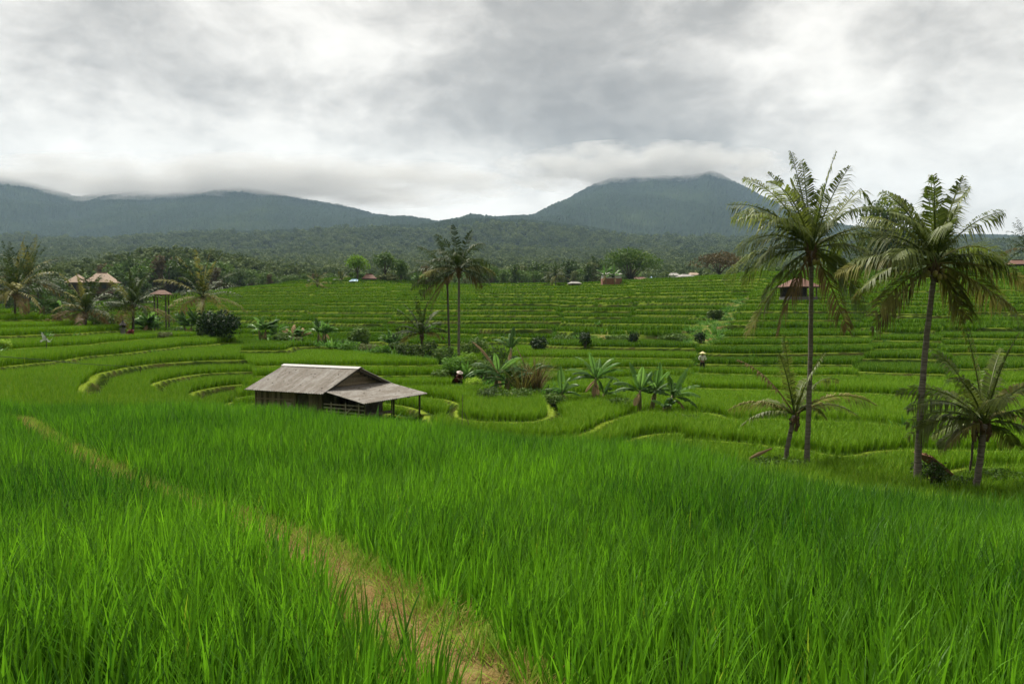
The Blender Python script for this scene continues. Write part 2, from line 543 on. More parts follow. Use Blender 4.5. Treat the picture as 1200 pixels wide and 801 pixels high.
# surveyed ground points: (column, row, distance, plant height standing on it)
R0 = 0.62
CTRL = [
    (-300, 1107, 2.2, R0), (200, 1107, 2.2, R0), (600, 1107, 2.2, R0), (1000, 1107, 2.2, R0), (1500, 1107, 2.2, R0),
    (0, 801, 3.75, R0), (600, 801, 3.75, R0), (1200, 801, 3.75, R0), (-300, 790, 3.8, R0), (1500, 790, 3.8, R0),
    (600, 640, 6.5, R0), (600, 560, 12, R0), (640, 514, 21, R0), (0, 600, 8.3, R0), (0, 520, 16, R0), (0, 470, 29, R0), (-300, 465, 30, R0),
    (300, 475, 26, R0), (300, 545, 13.5, R0), (430, 488, 24, R0), (540, 502, 23, R0), (1200, 640, 7, R0), (1200, 604, 10.5, R0), (1200, 586, 13.5, R0), (1500, 600, 13, R0),
    (1050, 572, 15, R0), (900, 547, 17, R0), (800, 520, 20, R0), (720, 514, 21, R0),
    (1200, 602, 26, 0), (1500, 600, 26, 0), (1080, 570, 30, 0), (947, 546, 33, 0), (800, 556, 32, 0), (760, 497, 44, 0), (640, 512, 38, 0), (540, 490, 43, 0), (560, 548, 33, 0), (680, 552, 31.5, 0), (470, 500, 44, 0),
    (400, 503, 46, 0), (310, 500, 46, 0), (240, 476, 42, 0), (100, 453, 42, 0), (0, 446, 42, 0), (-300, 440, 42, 0),
    (0, 399, 62, 0), (100, 402, 66, 0), (200, 408, 72, 0), (300, 420, 66, 0), (400, 417, 72, 0), (480, 427, 66, 0), (560, 452, 58, 0), (685, 467, 54, 0), (760, 474, 52, 0), (-300, 388, 62, 0),
    (870, 502, 42, 0), (1000, 493, 44, 0), (1200, 494, 42, 0), (1200, 465, 54, 0), (1000, 466, 54, 0), (1000, 442, 66, 0), (1200, 438, 66, 0), (1500, 440, 66, 0), (823, 433, 70, 0), (700, 433, 70, 0),
    (1000, 401, 86, 0), (1200, 396, 86, 0), (720, 401, 88, 0), (580, 411, 84, 0), (480, 402, 90, 0), (380, 402, 92, 0),
    (0, 377, 78, 0), (140, 391, 82, 0), (258, 401, 88, 0), (0, 368, 88, 0), (60, 373, 92, 0), (0, 380, 120, 0), (150, 395, 112, 0), (240, 389, 115, 0), (0, 376, 160, 0), (-300, 372, 100, 0), (-300, 376, 160, 0),
    (230, 367, 155, 0), (260, 346, 205, 0), (190, 352, 205, 0), (100, 356, 220, 0), (0, 358, 220, 0), (-300, 358, 220, 0), (330, 362, 155, 0), (420, 327, 235, 0), (330, 335, 225, 0), (500, 335, 222, 0), (480, 361, 150, 0),
    (600, 335, 220, 0), (600, 361, 145, 0), (720, 331, 218, 0), (720, 361, 145, 0), (780, 328, 215, 0), (900, 320, 215, 0), (900, 351, 140, 0), (1000, 371, 112, 0), (1050, 318, 212, 0), (1200, 313, 212, 0), (1200, 346, 140, 0), (1200, 376, 105, 0), (1500, 308, 212, 0), (1500, 346, 140, 0),
    (0, 366, 320, 0), (300, 346, 320, 0), (600, 346, 320, 0), (900, 338, 320, 0), (1200, 334, 320, 0), (-300, 366, 320, 0), (1500, 334, 320, 0),
    (0, 362, 430, 0), (600, 352, 430, 0), (1200, 342, 430, 0),
]
_c = np.array([(c[0], c[1] + c[3] / c[2] * F, c[2]) for c in CTRL], dtype=float)


def tcoord(px, d):
    return np.stack([np.asarray(px) / 330.0, np.log(np.asarray(d)) * 1.9], -1)


def tps_k(r2):
    return 0.5 * r2 * np.log(r2 + 1e-9)


_A = tcoord(_c[:, 0], _c[:, 2])
_K = tps_k(((_A[:, None] - _A[None]) ** 2).sum(-1)) + 0.002 * np.eye(len(_A))
_Pm = np.concatenate([np.ones((len(_A), 1)), _A], 1)
_M = np.block([[_K, _Pm], [_Pm.T, np.zeros((3, 3))]])
# interpolate the row times a gentle distance weight, i.e. the slope under the eye
_w = np.linalg.solve(_M, np.concatenate([(_c[:, 1] - 365), np.zeros(3)]))


def z_base(x, y):
    """the smooth lie of the land"""
    x, y = np.asarray(x, float).ravel(), np.asarray(y, float).ravel()
    d = np.maximum(y, 2.2)
    px = np.clip(600 + F * x / d, -420, 1620)
    out = np.empty_like(d)
    for i in range(0, len(d), 60000):
        s = slice(i, i + 60000)
        q = tcoord(px[s], d[s])
        k = tps_k(((q[:, None] - _A[None]) ** 2).sum(-1))
        py = 365 + k @ _w[:-3] + _w[-3] + q @ _w[-2:]
        out[s] = zpix(py, d[s])
    far = sstep(40, 75, d)
    out += far * ((fbm(x / 26, y / 26, 3, 3) - 0.5) * 1.9 + (fbm(x / 9, y / 9, 5, 2) - 0.5) * 0.35)
    out += (fbm(x / 5, y / 5, 9, 2) - 0.5) * 0.12
    return out


# the far edge of the foreground field, as distance over column
EDGE_PX = np.array([-420, 0, 300, 430, 540, 640, 720, 800, 900, 1050, 1200, 1620])
EDGE_D = np.array([30, 29.0, 26, 24, 23, 21.3, 21, 20, 17, 15, 13.5, 12.5])

LEV = [-9.5]
while LEV[-1] < 16:
    z = LEV[-1]
    if -3.75 < z < -3.2:
        st = 1.15
    else:
        st = (0.31 if z < -5.6 else 0.62 if z < -3.5 else 0.74 if z < -1.5 else 0.92) * random.uniform(0.75, 1.35)
    LEV.append(z + st)
LEV = np.array(LEV)
_big = [i for i in range(len(LEV) - 1) if LEV[i + 1] - LEV[i] > 1.0]
LEV_C = np.arange(-9.6, 16, 0.62) + np.array([random.uniform(-.06, .06) for _ in np.arange(-9.6, 16, 0.62)])
LEV_B = np.array(sorted(list(LEV) + [LEV[i] + 0.56 for i in _big]))


def land(x, y, want=False):
    """the terraced ground; with want also (distance to the lower edge, to the upper edge, terrace id, step, terrace weight)"""
    x, y = np.asarray(x, float).ravel(), np.asarray(y, float).ravel()
    z0 = z_base(x, y)
    e = 0.25
    gx = (z_base(x + e, y) - z0) / e
    gy = (z_base(x, y + e) - z0) / e
    g = np.maximum(np.hypot(gx, gy), 0.02)
    d = np.maximum(y, 1.0)
    px = 600 + F * x / np.maximum(d, 2.2)
    edge = np.interp(px, EDGE_PX, EDGE_D)
    w = sstep(0.3, 2.2, d - edge) * sstep(300, 255, d)
    # terraces on the two sides of the gully do not line up
    zz0 = z0 * 1.0
    seam = 9 * np.sin(d / 6.0) + 5 * np.sin(d / 2.3)
    ph = np.zeros_like(d)
    for k_, (sp, lo_d, off) in enumerate(((365, 100, 0.33), (462, 95, -0.41), (655, 92, 0.24), (742, 112, -0.30), (1015, 60, 0.36), (1108, 58, -0.28), (910, 160, 0.3), (700, 150, 0.35))):
        ph = ph + off * ((px + seam * (1 if k_ % 2 else -1) > sp) & (d > lo_d))
    z0 = z0 + ph
    gully_px = np.interp(d, [52, 70, 85, 110, 140, 215], [800, 812, 822, 838, 868, 930])
    side = px > gully_px
    zz = z0 + np.where(side, 0.31, 0.0)
    ka = np.clip(np.searchsorted(LEV, zz, side='right') - 1, 0, len(LEV) - 2)
    kb = np.clip(np.searchsorted(LEV_B, zz, side='right') - 1, 0, len(LEV_B) - 2)
    plain = side | (px < 560)
    k = np.where(plain, kb + 200, ka)
    lo, hi = np.where(plain, LEV_B[kb], LEV[ka]), np.where(plain, LEV_B[kb + 1], LEV[ka + 1])
    kc = np.clip(np.searchsorted(LEV_C, zz, side='right') - 1, 0, len(LEV_C) - 2)
    west = (px < 285 + 12 * np.sin(d / 3)) & (d < 100)
    k = np.where(west, kc + 400, k)
    lo, hi = np.where(west, LEV_C[kc], lo), np.where(west, LEV_C[kc + 1], hi)
    step = hi - lo
    dl = (zz - lo) / g                              # metres to the lower edge
    du = (hi - zz) / g                              # metres to the upper edge
    width = step / g
    rw = np.minimum(np.where((step > 1.0) & (k < 200) & (d < 100), 2.2, 0.30 + 0.25 * step), width * 0.55)
    t = sstep(0, 1, 1 - du / rw)
    bw = np.minimum(np.where(d < 52, 0.46, 0.42), width * 0.25)
    lip = 0.05 * sstep(bw, bw * 0.4, dl) * (1 - t)
    h = lo + step * t + lip - np.where(side, 0.31, 0.0) - ph
    gul = np.exp(-((px - gully_px) / F * d / np.interp(d, [76, 90, 120, 150], [1.2, 2.3, 1.7, 1.0]) * (0.7 + 0.8 * vnoise(x / 3, y / 3, 14))) ** 2) * sstep(78, 86, d) * sstep(152, 132, d)
    w2 = w * (1 - 0.9 * gul)
    z0 = zz0
    z = z0 * (1 - w2) + h * w2 - 0.25 * gul
    if not want:
        return z
    return z, dl, du, k * 2 + side, step, w2, rw, bw, gul, edge, d, px, z0


def gz(x, y):
    return float(land([x], [y])[0])


def at(px, d):
    """a point on the ground in the photograph's column at a distance"""
    x = (px - 600) / F * d
    return Vector((x, d, gz(x, d)))


# the footpath through the foreground
PATH = np.array([(2.0, -2), (1.0, 1.5), (0.18, 3.9), (-0.35, 5.0), (-1.12, 6.4), (-1.92, 7.8), (-3.05, 9.6), (-5.0, 11.8), (-8.0, 15.2), (-11.8, 20), (-16.5, 26.5)])


def path_dist(x, y):
    best = np.full(len(x), 1e9)
    sgn = np.zeros(len(x))
    for a, b in zip(PATH[:-1], PATH[1:]):
        ab = b - a
        t = np.clip(((x - a[0]) * ab[0] + (y - a[1]) * ab[1]) / (ab @ ab), 0, 1)
        dx, dy = x - a[0] - t * ab[0], y - a[1] - t * ab[1]
        r = np.hypot(dx, dy)
        m = r < best
        best = np.where(m, r, best)
        sgn = np.where(m, np.sign(ab[0] * dy - ab[1] * dx), sgn)
    return best, sgn                                # +1: left of the way up


# ------------------------------------------------------------------ the ground
def build_terrain():
    na, nr = 380, 1750
    ang = np.radians(np.linspace(-47, 47, na))
    rad = 5.0 * (440.0 / 5.0) ** np.linspace(0, 1, nr)
    A, Rr = np.meshgrid(ang, rad)
    x = (np.sin(A) * Rr).ravel()
    y = (np.cos(A) * Rr - 6.0).ravel()
    z, dl, du, tid, step, w, rw, bw, gul, edge, d, px, z0 = land(x, y, True)
    pd, _ = path_dist(x, y)
    z = z + 0.20 * sstep(0.75, 0.3, pd) * (y < 28)
    bund = w * (dl < bw) * 1.0
    riser = w * sstep(rw * 1.25, rw * 0.8, du)
    big = (step > 1.0) & (tid < 400) & (d < 100)
    bank = np.maximum(riser * big, gul * 0.8)
    bank = np.maximum(bank, sstep(0.0, 1.5, d - edge) * sstep(8, 3, d - edge) * 0.7)
    riser = np.maximum(riser * ~big, 0)
    z += (riser + bank) * (vnoise(x * 1.7, y * 1.7, 21) - 0.5) * 0.25
    idx = np.arange(na * nr).reshape(nr, na)
    Q = np.stack([idx[:-1, :-1], idx[:-1, 1:], idx[1:, 1:], idx[1:, :-1]], -1).reshape(-1, 4)
    f32 = np.float32
    me = np_mesh('terrain', np.stack([x, y, z], -1), Q, 'terrain', {'bund': ('FLOAT', bund.astype(f32)), 'riser': ('FLOAT', riser.astype(f32)), 'bank': ('FLOAT', bank.astype(f32))})
    o = link(bpy.data.objects.new('terrain', me))
    tag(o, 'terraced green hillside of grassy bunds around a shallow valley', kind='structure')
    # a plain under everything out to the horizon
    m = MB()
    n = 64
    vs = [(0, 0, -14)] + [(math.cos(2 * PI * k / n) * 14000, math.sin(2 * PI * k / n) * 14000, -14) for k in range(n)]
    m.add(vs, [(0, 1 + k, 1 + (k + 1) % n) for k in range(n)])
    tag(m.build('ground', 'mountain'), 'low green plain reaching the horizon', kind='structure')


build_terrain()


def build_path():
    pts = []
    for a, b in zip(PATH[:-1], PATH[1:]):
        n = max(2, int(np.linalg.norm(b - a) / 0.12))
        for i in range(n):
            pts.append(a + (b - a) * i / n)
    pts = np.array(pts)
    ker = np.ones(9) / 9
    sx = np.convolve(np.pad(pts[:, 0], 4, 'edge'), ker, 'valid')
    sy = np.convolve(np.pad(pts[:, 1], 4, 'edge'), ker, 'valid')
    pts = np.stack([sx, sy], -1)
    t = np.gradient(pts, axis=0)
    t /= np.linalg.norm(t, axis=1)[:, None]
    nrm = np.stack([-t[:, 1], t[:, 0]], -1)
    off = np.linspace(-0.46, 0.46, 15)
    V = pts[:, None] + nrm[:, None] * off[None, :, None]
    x, y = V[..., 0].ravel(), V[..., 1].ravel()
    pd = np.tile(np.abs(off), len(pts))
    z = land(x, y) + 0.20 * sstep(0.75, 0.3, pd) + 0.03 - 0.12 * sstep(0.30, 0.46, pd) + (fbm(x * 5, y * 5, 4, 3) - 0.5) * 0.06
    idx = np.arange(len(x)).reshape(len(pts), len(off))
    Q = np.stack([idx[:-1, :-1], idx[1:, :-1], idx[1:, 1:], idx[:-1, 1:]], -1).reshape(-1, 4)
    me = np_mesh('path', np.stack([x, y, z], -1), Q, 'path')
    tag(link(bpy.data.objects.new('path', me)), 'narrow earth footpath with dry straw between two rice plots', kind='structure')


build_path()

# ------------------------------------------------------------------ hills and mountains
SKY = np.array([(-400, 185), (-100, 192), (0, 203), (40, 216), (65, 223), (92, 232), (130, 227), (220, 225), (285, 221), (350, 233), (400, 242), (450, 255), (490, 263), (520, 261), (560, 257), (600, 257), (628, 253),
                (660, 237), (695, 217), (715, 210), (790, 207), (815, 206), (830, 201), (845, 207), (870, 220), (910, 241), (950, 258), (1000, 269), (1060, 277), (1140, 277), (1200, 279), (1600, 268)], float)
SKYD = np.array([(-400, 4800), (430, 4900), (520, 3900), (610, 3900), (690, 5200), (900, 5200), (1020, 4200), (1600, 4200)], float)
MID = np.array([(-400, 280), (0, 282), (120, 284), (260, 276), (380, 272), (490, 268), (540, 263), (610, 262), (660, 268), (740, 280), (850, 284), (1000, 287), (1600, 285)], float)
WOOD = np.array([(-400, 335), (60, 334), (130, 322), (200, 312), (260, 316), (330, 333), (420, 340), (760, 343), (1000, 336), (1600, 325)], float)


def hill_z(px, d):
    """ground beyond the terraces: a wooded plain, foothills and the cloud-capped mountains"""
    sk, sdist = np.interp(px, SKY[:, 0], SKY[:, 1]), np.interp(px, SKYD[:, 0], SKYD[:, 1])
    md, wd = np.interp(px, MID[:, 0], MID[:, 1]), np.interp(px, WOOD[:, 0], WOOD[:, 1])
    nodes_d = [300, 470, 760, 1050, 1600, 2500, 3000]
    nodes_y = [np.full_like(px, 362), wd, np.minimum(wd + 5, 328), np.minimum(wd + 2, 317), 303 + 0 * px, md, md + 5]
    z = np.zeros_like(px)
    ld = np.log(d)
    nd = [np.full_like(px, float(q)) for q in nodes_d] + [sdist, sdist * 1.35]
    ny = nodes_y + [sk, np.full_like(px, 330)]
    for i in range(len(nd) - 1):
        a, b = np.log(nd[i]), np.log(nd[i + 1])
        m = (ld >= a) & (ld <= b)
        t = np.clip((ld - a) / (b - a), 0, 1)
        t = t * t * (3 - 2 * t) if i != 6 else t ** 0.85
        py = ny[i] * (1 - t) + ny[i + 1] * t
        z = np.where(m, zpix(py, d), z)
    x = (px - 600) / F * d
    amp = np.where(d > nd[-2] * 0.97, 0.35, 1.0)
    # spurs and gullies run down towards the eye
    rid = np.abs(fbm(x / 420, d / 1500, 31, 3) * 2 - 1)
    z += (0.4 - rid) * 80 * sstep(2600, 3600, d) * amp * sstep(sdist, sdist * 0.86, d)
    rid2 = np.abs(fbm(x / 180, d / 600, 36, 3) * 2 - 1)
    z += (0.4 - rid2) * 22 * sstep(1100, 2200, d) * amp
    z += (fbm(x / 120, d / 200, 33, 3) - 0.5) * 10 * sstep(500, 1500, d)
    return z


def build_hills():
    cols = np.arange(-380, 1580, 1.0)
    rows = 300.0 * (6600.0 / 300.0) ** np.linspace(0, 1, 360)
    PX, D = np.meshgrid(cols, rows)
    px, d = PX.ravel(), D.ravel()
    x = (px - 600) / F * d
    z = hill_z(px, d)
    can = RNG.random(len(px)) * 0.6 + vnoise(px / 2.2, np.log(d) * 260, 40) * 0.8
    z = z + can * np.interp(d, [300, 900, 1500, 6000], [0, 2, 9, 15])
    idx = np.arange(len(px)).reshape(PX.shape)
    Q = np.stack([idx[:-1, :-1], idx[:-1, 1:], idx[1:, 1:], idx[1:, :-1]], -1).reshape(-1, 4)
    cut = int(np.searchsorted(rows, 2950))
    nc = len(cols)
    V = np.stack([x, d, z], -1)
    nq = nc - 1
    for nm, Qs, lab in (('hills', Q[:cut * nq], 'wooded foothills below the mountains'), ('mountains', Q[cut * nq:], 'blue green forested mountains whose tops reach the cloud')):
        base = Qs.min()
        me = np_mesh(nm, V[base:Qs.max() + 1], Qs - base, 'mountain', smooth=False)
        tag(link(bpy.data.objects.new(nm, me)), lab, kind='structure')


build_hills()

# ------------------------------------------------------------------ scattered plants (uncountable: one object each)


def blade(vs, fs, rs, base, az, L, lean, curl, w, seg, rnd, w0=0.7):
    d = Vector((math.cos(az), math.sin(az), 0))
    sdir = Vector((-math.sin(az), math.cos(az), 0))
    p = Vector(base)
    th = lean
    b = len(vs)
    for i in range(seg + 1):
        t = i / seg
        ww = w * (w0 + (1 - w0) * min(1, t * 3)) * (1 - t ** 2.2)
        if i == seg:
            vs.append(tuple(p))
            rs.append(rnd)
        else:
            vs.append(tuple(p - sdir * ww / 2))
            vs.append(tuple(p + sdir * ww / 2))
            rs.extend([rnd, rnd])
        th = lean + curl * t ** 1.6
        p = p + (d * math.sin(th) + Vector((0, 0, math.cos(th)))) * (L / seg)
    for i in range(seg - 1):
        fs.append((b + 2 * i, b + 2 * i + 1, b + 2 * i + 3, b + 2 * i + 2))
    fs.append((b + 2 * seg - 2, b + 2 * seg - 1, b + 2 * seg))


def proto(name, mat, vs, fs, rs):
    me = bpy.data.meshes.new(name)
    me.from_pydata(vs, [], fs)
    a = me.attributes.new('rnd', 'FLOAT', 'POINT')
    a.data.foreach_set('value', np.array(rs, dtype=np.float32))
    me.materials.append(MATS[mat])
    me.polygons.foreach_set('use_smooth', [True] * len(me.polygons))
    return bpy.data.objects.new(name, me)


def clump_set(name, mat, n, blades, h, spread, w, lean, curl, seg, hv=0.25):
    col = bpy.data.collections.new(name + '_source')
    for i in range(n):
        vs, fs, rs = [], [], []
        for b in range(blades):
            a = random.uniform(0, 2 * PI)
            r = spread * math.sqrt(random.random())
            az = a + random.uniform(-0.6, 0.6)
            L = h * random.uniform(1 - hv, 1 + hv * 0.7)
            blade(vs, fs, rs, (r * math.cos(a), r * math.sin(a), -0.03), az, L, random.uniform(*lean), random.uniform(*curl), w * random.uniform(0.7, 1.25), seg, random.random())
        col.objects.link(proto(f'{name}_{i:02d}', mat, vs, fs, rs))
    return col


def scatter(name, label, col, pts, scl, idx, tone, tilt=0.08):
    n = len(pts)
    rot = np.stack([RNG.normal(0, tilt, n), RNG.normal(0, tilt, n), RNG.uniform(0, 2 * PI, n)], -1).astype(np.float32)
    f32 = np.float32
    me = np_mesh(name, pts, None, None, {'rot': ('FLOAT_VECTOR', rot), 'scl': ('FLOAT', scl.astype(f32)), 'idx': ('INT', idx.astype(np.int32)), 'tone': ('FLOAT', tone.astype(f32))})
    o = link(bpy.data.objects.new(name, me))
    ng = bpy.data.node_groups.new(name + '_scatter', 'GeometryNodeTree')
    ng.interface.new_socket('Geometry', in_out='INPUT', socket_type='NodeSocketGeometry')
    ng.interface.new_socket('Geometry', in_out='OUTPUT', socket_type='NodeSocketGeometry')
    N = ng.nodes.new
    gi, go = N('NodeGroupInput'), N('NodeGroupOutput')
    mp = N('GeometryNodeMeshToPoints')
    ip = N('GeometryNodeInstanceOnPoints')
    ci = N('GeometryNodeCollectionInfo')
    ci.inputs['Collection'].default_value = col
    ci.inputs['Separate Children'].default_value = True
    ci.inputs['Reset Children'].default_value = True
    ip.inputs['Pick Instance'].default_value = True

    def na(nm, ty):
        a = N('GeometryNodeInputNamedAttribute')
        a.data_type = ty
        a.inputs['Name'].default_value = nm
        return a.outputs['Attribute']
    L = ng.links.new
    L(gi.outputs[0], mp.inputs['Mesh'])
    L(mp.outputs[0], ip.inputs['Points'])
    L(ci.outputs[0], ip.inputs['Instance'])
    L(na('idx', 'INT'), ip.inputs['Instance Index'])
    L(na('rot', 'FLOAT_VECTOR'), ip.inputs['Rotation'])
    L(na('scl', 'FLOAT'), ip.inputs['Scale'])
    L(ip.outputs[0], go.inputs[0])
    md = o.modifiers.new('scatter', 'NODES')
    md.node_group = ng
    return tag(o, label, kind='stuff')


def fan_points(d0, d1, spacing, a0=-420, a1=1620, jit=0.42):
    """jittered grid over the visible wedge between two distances"""
    xs0, xs1 = (a0 - 600) / F * d1, (a1 - 600) / F * d1
    gx, gy = np.meshgrid(np.arange(xs0, xs1, spacing), np.arange(d0, d1, spacing))
    x = gx.ravel() + RNG.uniform(-jit, jit, gx.size) * spacing
    y = gy.ravel() + RNG.uniform(-jit, jit, gx.size) * spacing
    px = 600 + F * x / np.maximum(y, 0.5)
    m = (px > a0) & (px < a1)
    return x[m], y[m]


# keep plants out of these round places: (x, y, radius)
KEEP = []


def clear_of(x, y):
    m = np.ones(len(x), bool)
    for kx, ky, r in KEEP:
        m &= np.hypot(x - kx, y - ky) > r
    return m


for _px, _d, _r in ((823.5, 69, 0.45), (823.5, 68.3, 0.4), (536.5, 60, 0.8), (536.5, 59, 0.7), (536.5, 58, 0.6), (144, 81, 0.6), (54, 60, 0.3)):
    KEEP.append(((_px - 600) / F * _d, _d, _r))
HUT = Vector((-8.80, 46.0, 0))
HUT_U = Vector((-0.886, 0.463, 0))
for s in (-2.0, -0.5, 1.0, 2.5, 4.0, 5.2):
    KEEP.append((HUT.x + HUT_U.x * s, HUT.y + HUT_U.y * s, 3.2))


def scatter_all():
    near = clump_set('rice_near', 'rice_leaf', 10, 20, 0.72, 0.075, 0.0205, (0.02, 0.30), (0.0, 0.95), 5)
    mid = clump_set('rice_mid', 'rice_leaf_far', 6, 26, 0.68, 0.085, 0.030, (0.0, 0.30), (0.2, 1.2), 4)
    far = clump_set('rice_far', 'rice_leaf_far', 5, 40, 0.66, 0.22, 0.062, (0.0, 0.3), (0.2, 1.1), 3)
    # --- the big foreground plots
    X, Y = [], []
    for d0, d1, sp in ((1.2, 13, 0.225), (13, 34, 0.24)):
        x, y = fan_points(d0, d1, sp, -330, 1530)
        X.append(x)
        Y.append(y)
    x, y = np.concatenate(X), np.concatenate(Y)
    z, dl, du, tid, step, w, rw, bw, gul, edge, d, px, z0 = land(x, y, True)
    pd, sg = path_dist(x, y)
    gap = np.where(sg > 0, 0.31, 0.34) + 0.12 * (vnoise(x * 2.2, y * 2.2, 51) - 0.3)
    m = (d < edge + 0.4 * vnoise(x, y, 8)) & ((pd > gap) | (y > 27)) & (np.hypot(x, y) > 1.5)
    x, y, z, sg, pd = x[m], y[m], z[m], sg[m], pd[m]
    n = len(x)
    hgt = 0.86 + 0.30 * fbm(x / 2.2, y / 2.2, 61, 2) + RNG.normal(0, 0.06, n)
    hgt = np.where(sg > 0, hgt * 1.08, hgt)
    tone = np.clip(fbm(x / 3, y / 3, 62, 3) * 1.6 - 0.35 + RNG.normal(0, 0.1, n), 0, 1)
    scatter('rice_field', 'tall green rice standing in the large plots in the foreground', near, np.stack([x, y, z], -1), hgt, RNG.integers(0, 10, n), tone, 0.09)
    # --- terraces
    for nm, col, d0, d1, sp, k, lab in (('terrace_rice', mid, 13, 92, 0.29, 6, 'rice growing on the terraces of the valley floor and the near slopes'),
                                        ('hillside_rice', far, 92, 262, 0.72, 5, 'rice growing on the narrow terraces of the far hillside')):
        x, y = fan_points(d0, d1, sp, -120, 1320, 0.2)
        z, dl, du, tid, step, w, rw, bw, gul, edge, d, px, z0 = land(x, y, True)
        far_m = 0.0 if k == 6 else 0.15
        hid = (tid.astype(np.int64) * 2654435761 % 997) / 997.0
        m = (w > 0.85) & (dl > bw + far_m * 0.3) & (du > rw * 1.05 + 0.1 + far_m) & (gul < 0.15) & clear_of(x, y)
        brd = np.interp(px, [300, 400, 480, 560, 640], [86, 80, 68, 58, 51])
        m &= ~((px > 300) & (px < 640) & (d > brd + 1) & (d < brd + 7))
        m &= ~((step > 1.0) & (tid < 400) & (d < 100) & (du < 4.5))
        x, y, z, hid, d = x[m], y[m], z[m], hid[m], d[m]
        n = len(x)
        tone = np.clip(np.where((d < 60) | ((x / y < -0.16) & (d < 95)), 0.25, 0.0) + hid * 0.75 + 0.45 * (fbm(x / 8, y / 8, 71, 3) - 0.2) + RNG.normal(0, 0.1, n), 0, 1.1)
        hg = (0.86 + 0.26 * ((hid * 7.3) % 1.0) + RNG.normal(0, 0.06, n))
        scatter(nm, lab, col, np.stack([x, y, z], -1), hg, RNG.integers(0, k, n), tone, 0.06)
    # --- short grass on bunds, risers and banks
    bg = clump_set('bund_tuft', 'bund_grass', 6, 22, 0.17, 0.16, 0.016, (0.1, 0.9), (0.2, 1.2), 3)
    x, y = fan_points(12, 130, 0.27, -60, 1260)
    z, dl, du, tid, step, w, rw, bw, gul, edge, d, px, z0 = land(x, y, True)
    m = (w > 0.3) & ((dl < bw) | (du < rw) | (gul > 0.2)) & clear_of(x, y) & (RNG.random(len(x)) < np.where((du < rw) & (d < 100), 0.4, 0.85) * ((du > rw) | (d < 100)))
    x, y, z, du, rw, st = x[m], y[m], z[m], du[m], rw[m], step[m]
    n = len(x)
    sc = np.clip(RNG.normal(1.0, 0.25, n), 0.5, 1.8) * np.where(du < rw, np.where(st > 1.0, 1.2, 0.75), 0.55)
    scatter('grass', 'short yellow green grass on the bunds and banks between terraces', bg, np.stack([x, y, z - 0.02], -1), sc, RNG.integers(0, 6, n), np.clip(fbm(x / 6, y / 6, 81, 3) * 1.7 - 0.4, 0, 1) * np.where(du < rw, 0.0, 0.6) + np.where(du < rw, 0.0, 0.7), 0.2)
    hb = clump_set('herb', 'herb_leaf', 6, 34, 0.34, 0.26, 0.085, (0.2, 1.3), (0.2, 1.0), 3, 0.5)
    x, y = fan_points(20, 150, 0.8, -60, 1260)
    z, dl, du, tid, step, w, rw, bw, gul, edge, d, px, z0 = land(x, y, True)
    bank = np.maximum((step > 1.0) & (tid < 400) & (d < 100) & (du < rw + 1.0), np.maximum(gul > 0.25, (d > edge + 0.6) & (d < edge + 5)))
    brd = np.interp(px, [300, 400, 480, 560, 640], [86, 80, 68, 58, 51])
    bank |= (px > 300) & (px < 650) & (d > brd) & (d < brd + 8)
    m = (RNG.random(len(x)) < np.where(bank, 0.75, 0.05) * (0.3 + 1.2 * vnoise(x / 4, y / 4, 77))) & (bank | (du < rw)) & clear_of(x, y)
    x, y, z = x[m], y[m], z[m]
    n = len(x)
    scatter('herbs', 'leafy weeds covering the banks', hb, np.stack([x, y, z - 0.03], -1), np.clip(RNG.normal(1.1, 0.45, n), 0.4, 2.4) * np.where((px[m] > 300) & (px[m] < 650) & (y > 48), 1.6, 1.0), RNG.integers(0, 6, n), RNG.random(n), 0.2)
    x, y = fan_points(130, 258, 0.62, -60, 1260)
    z, dl, du, tid, step, w, rw, bw, gul, edge, d, px, z0 = land(x, y, True)
    m = (w > 0.3) & (dl < bw * 1.5) & (RNG.random(len(x)) < 0.9)
    x, y, z = x[m], y[m], z[m]
    n = len(x)
    scatter('ridge_grass', 'short yellow green grass on the bunds of the far hillside', bg, np.stack([x, y, z], -1), np.clip(RNG.normal(1.5, 0.3, n), 0.8, 2.2), RNG.integers(0, 6, n), np.clip(fbm(x / 9, y / 9, 82, 3) * 1.0 + 0.35, 0, 1.2), 0.2)
    # --- along the path
    pg = clump_set('path_tuft', 'path_green', 6, 26, 0.19, 0.07, 0.0075, (0.1, 0.9), (0.3, 1.3), 4)
    x, y = fan_points(1.0, 27, 0.09, -420, 1000)
    pd, sg = path_dist(x, y)
    dens = np.where(sg < 0, sstep(0.06, 0.24, pd), sstep(0.16, 0.32, pd)) * (pd < 0.52) + 0.10 * (pd < 0.3)
    m = RNG.random(len(x)) < dens * 1.0
    x, y, pd = x[m], y[m], pd[m]
    z = land(x, y) + 0.20 * sstep(0.75, 0.3, pd)
    n = len(x)
    scatter('path_grass', 'short bright grass along both edges of the footpath', pg, np.stack([x, y, z], -1), np.clip(RNG.normal(0.9, 0.3, n), 0.35, 1.7), RNG.integers(0, 6, n), np.clip(RNG.normal(0.45, 0.25, n), 0, 1), 0.25)
    dg = clump_set('straw_tuft', 'dry_grass', 6, 16, 0.15, 0.10, 0.006, (0.9, 1.65), (-0.2, 0.4), 3)
    x, y = fan_points(1.0, 27, 0.075, -420, 1000)
    pd, sg = path_dist(x, y)
    m = (pd < 0.42) & (RNG.random(len(x)) < 0.85 * (0.35 + vnoise(x * 3, y * 3, 91)))
    x, y, pd = x[m], y[m], pd[m]
    z = land(x, y) + 0.20 * sstep(0.75, 0.3, pd) + 0.045
    n = len(x)
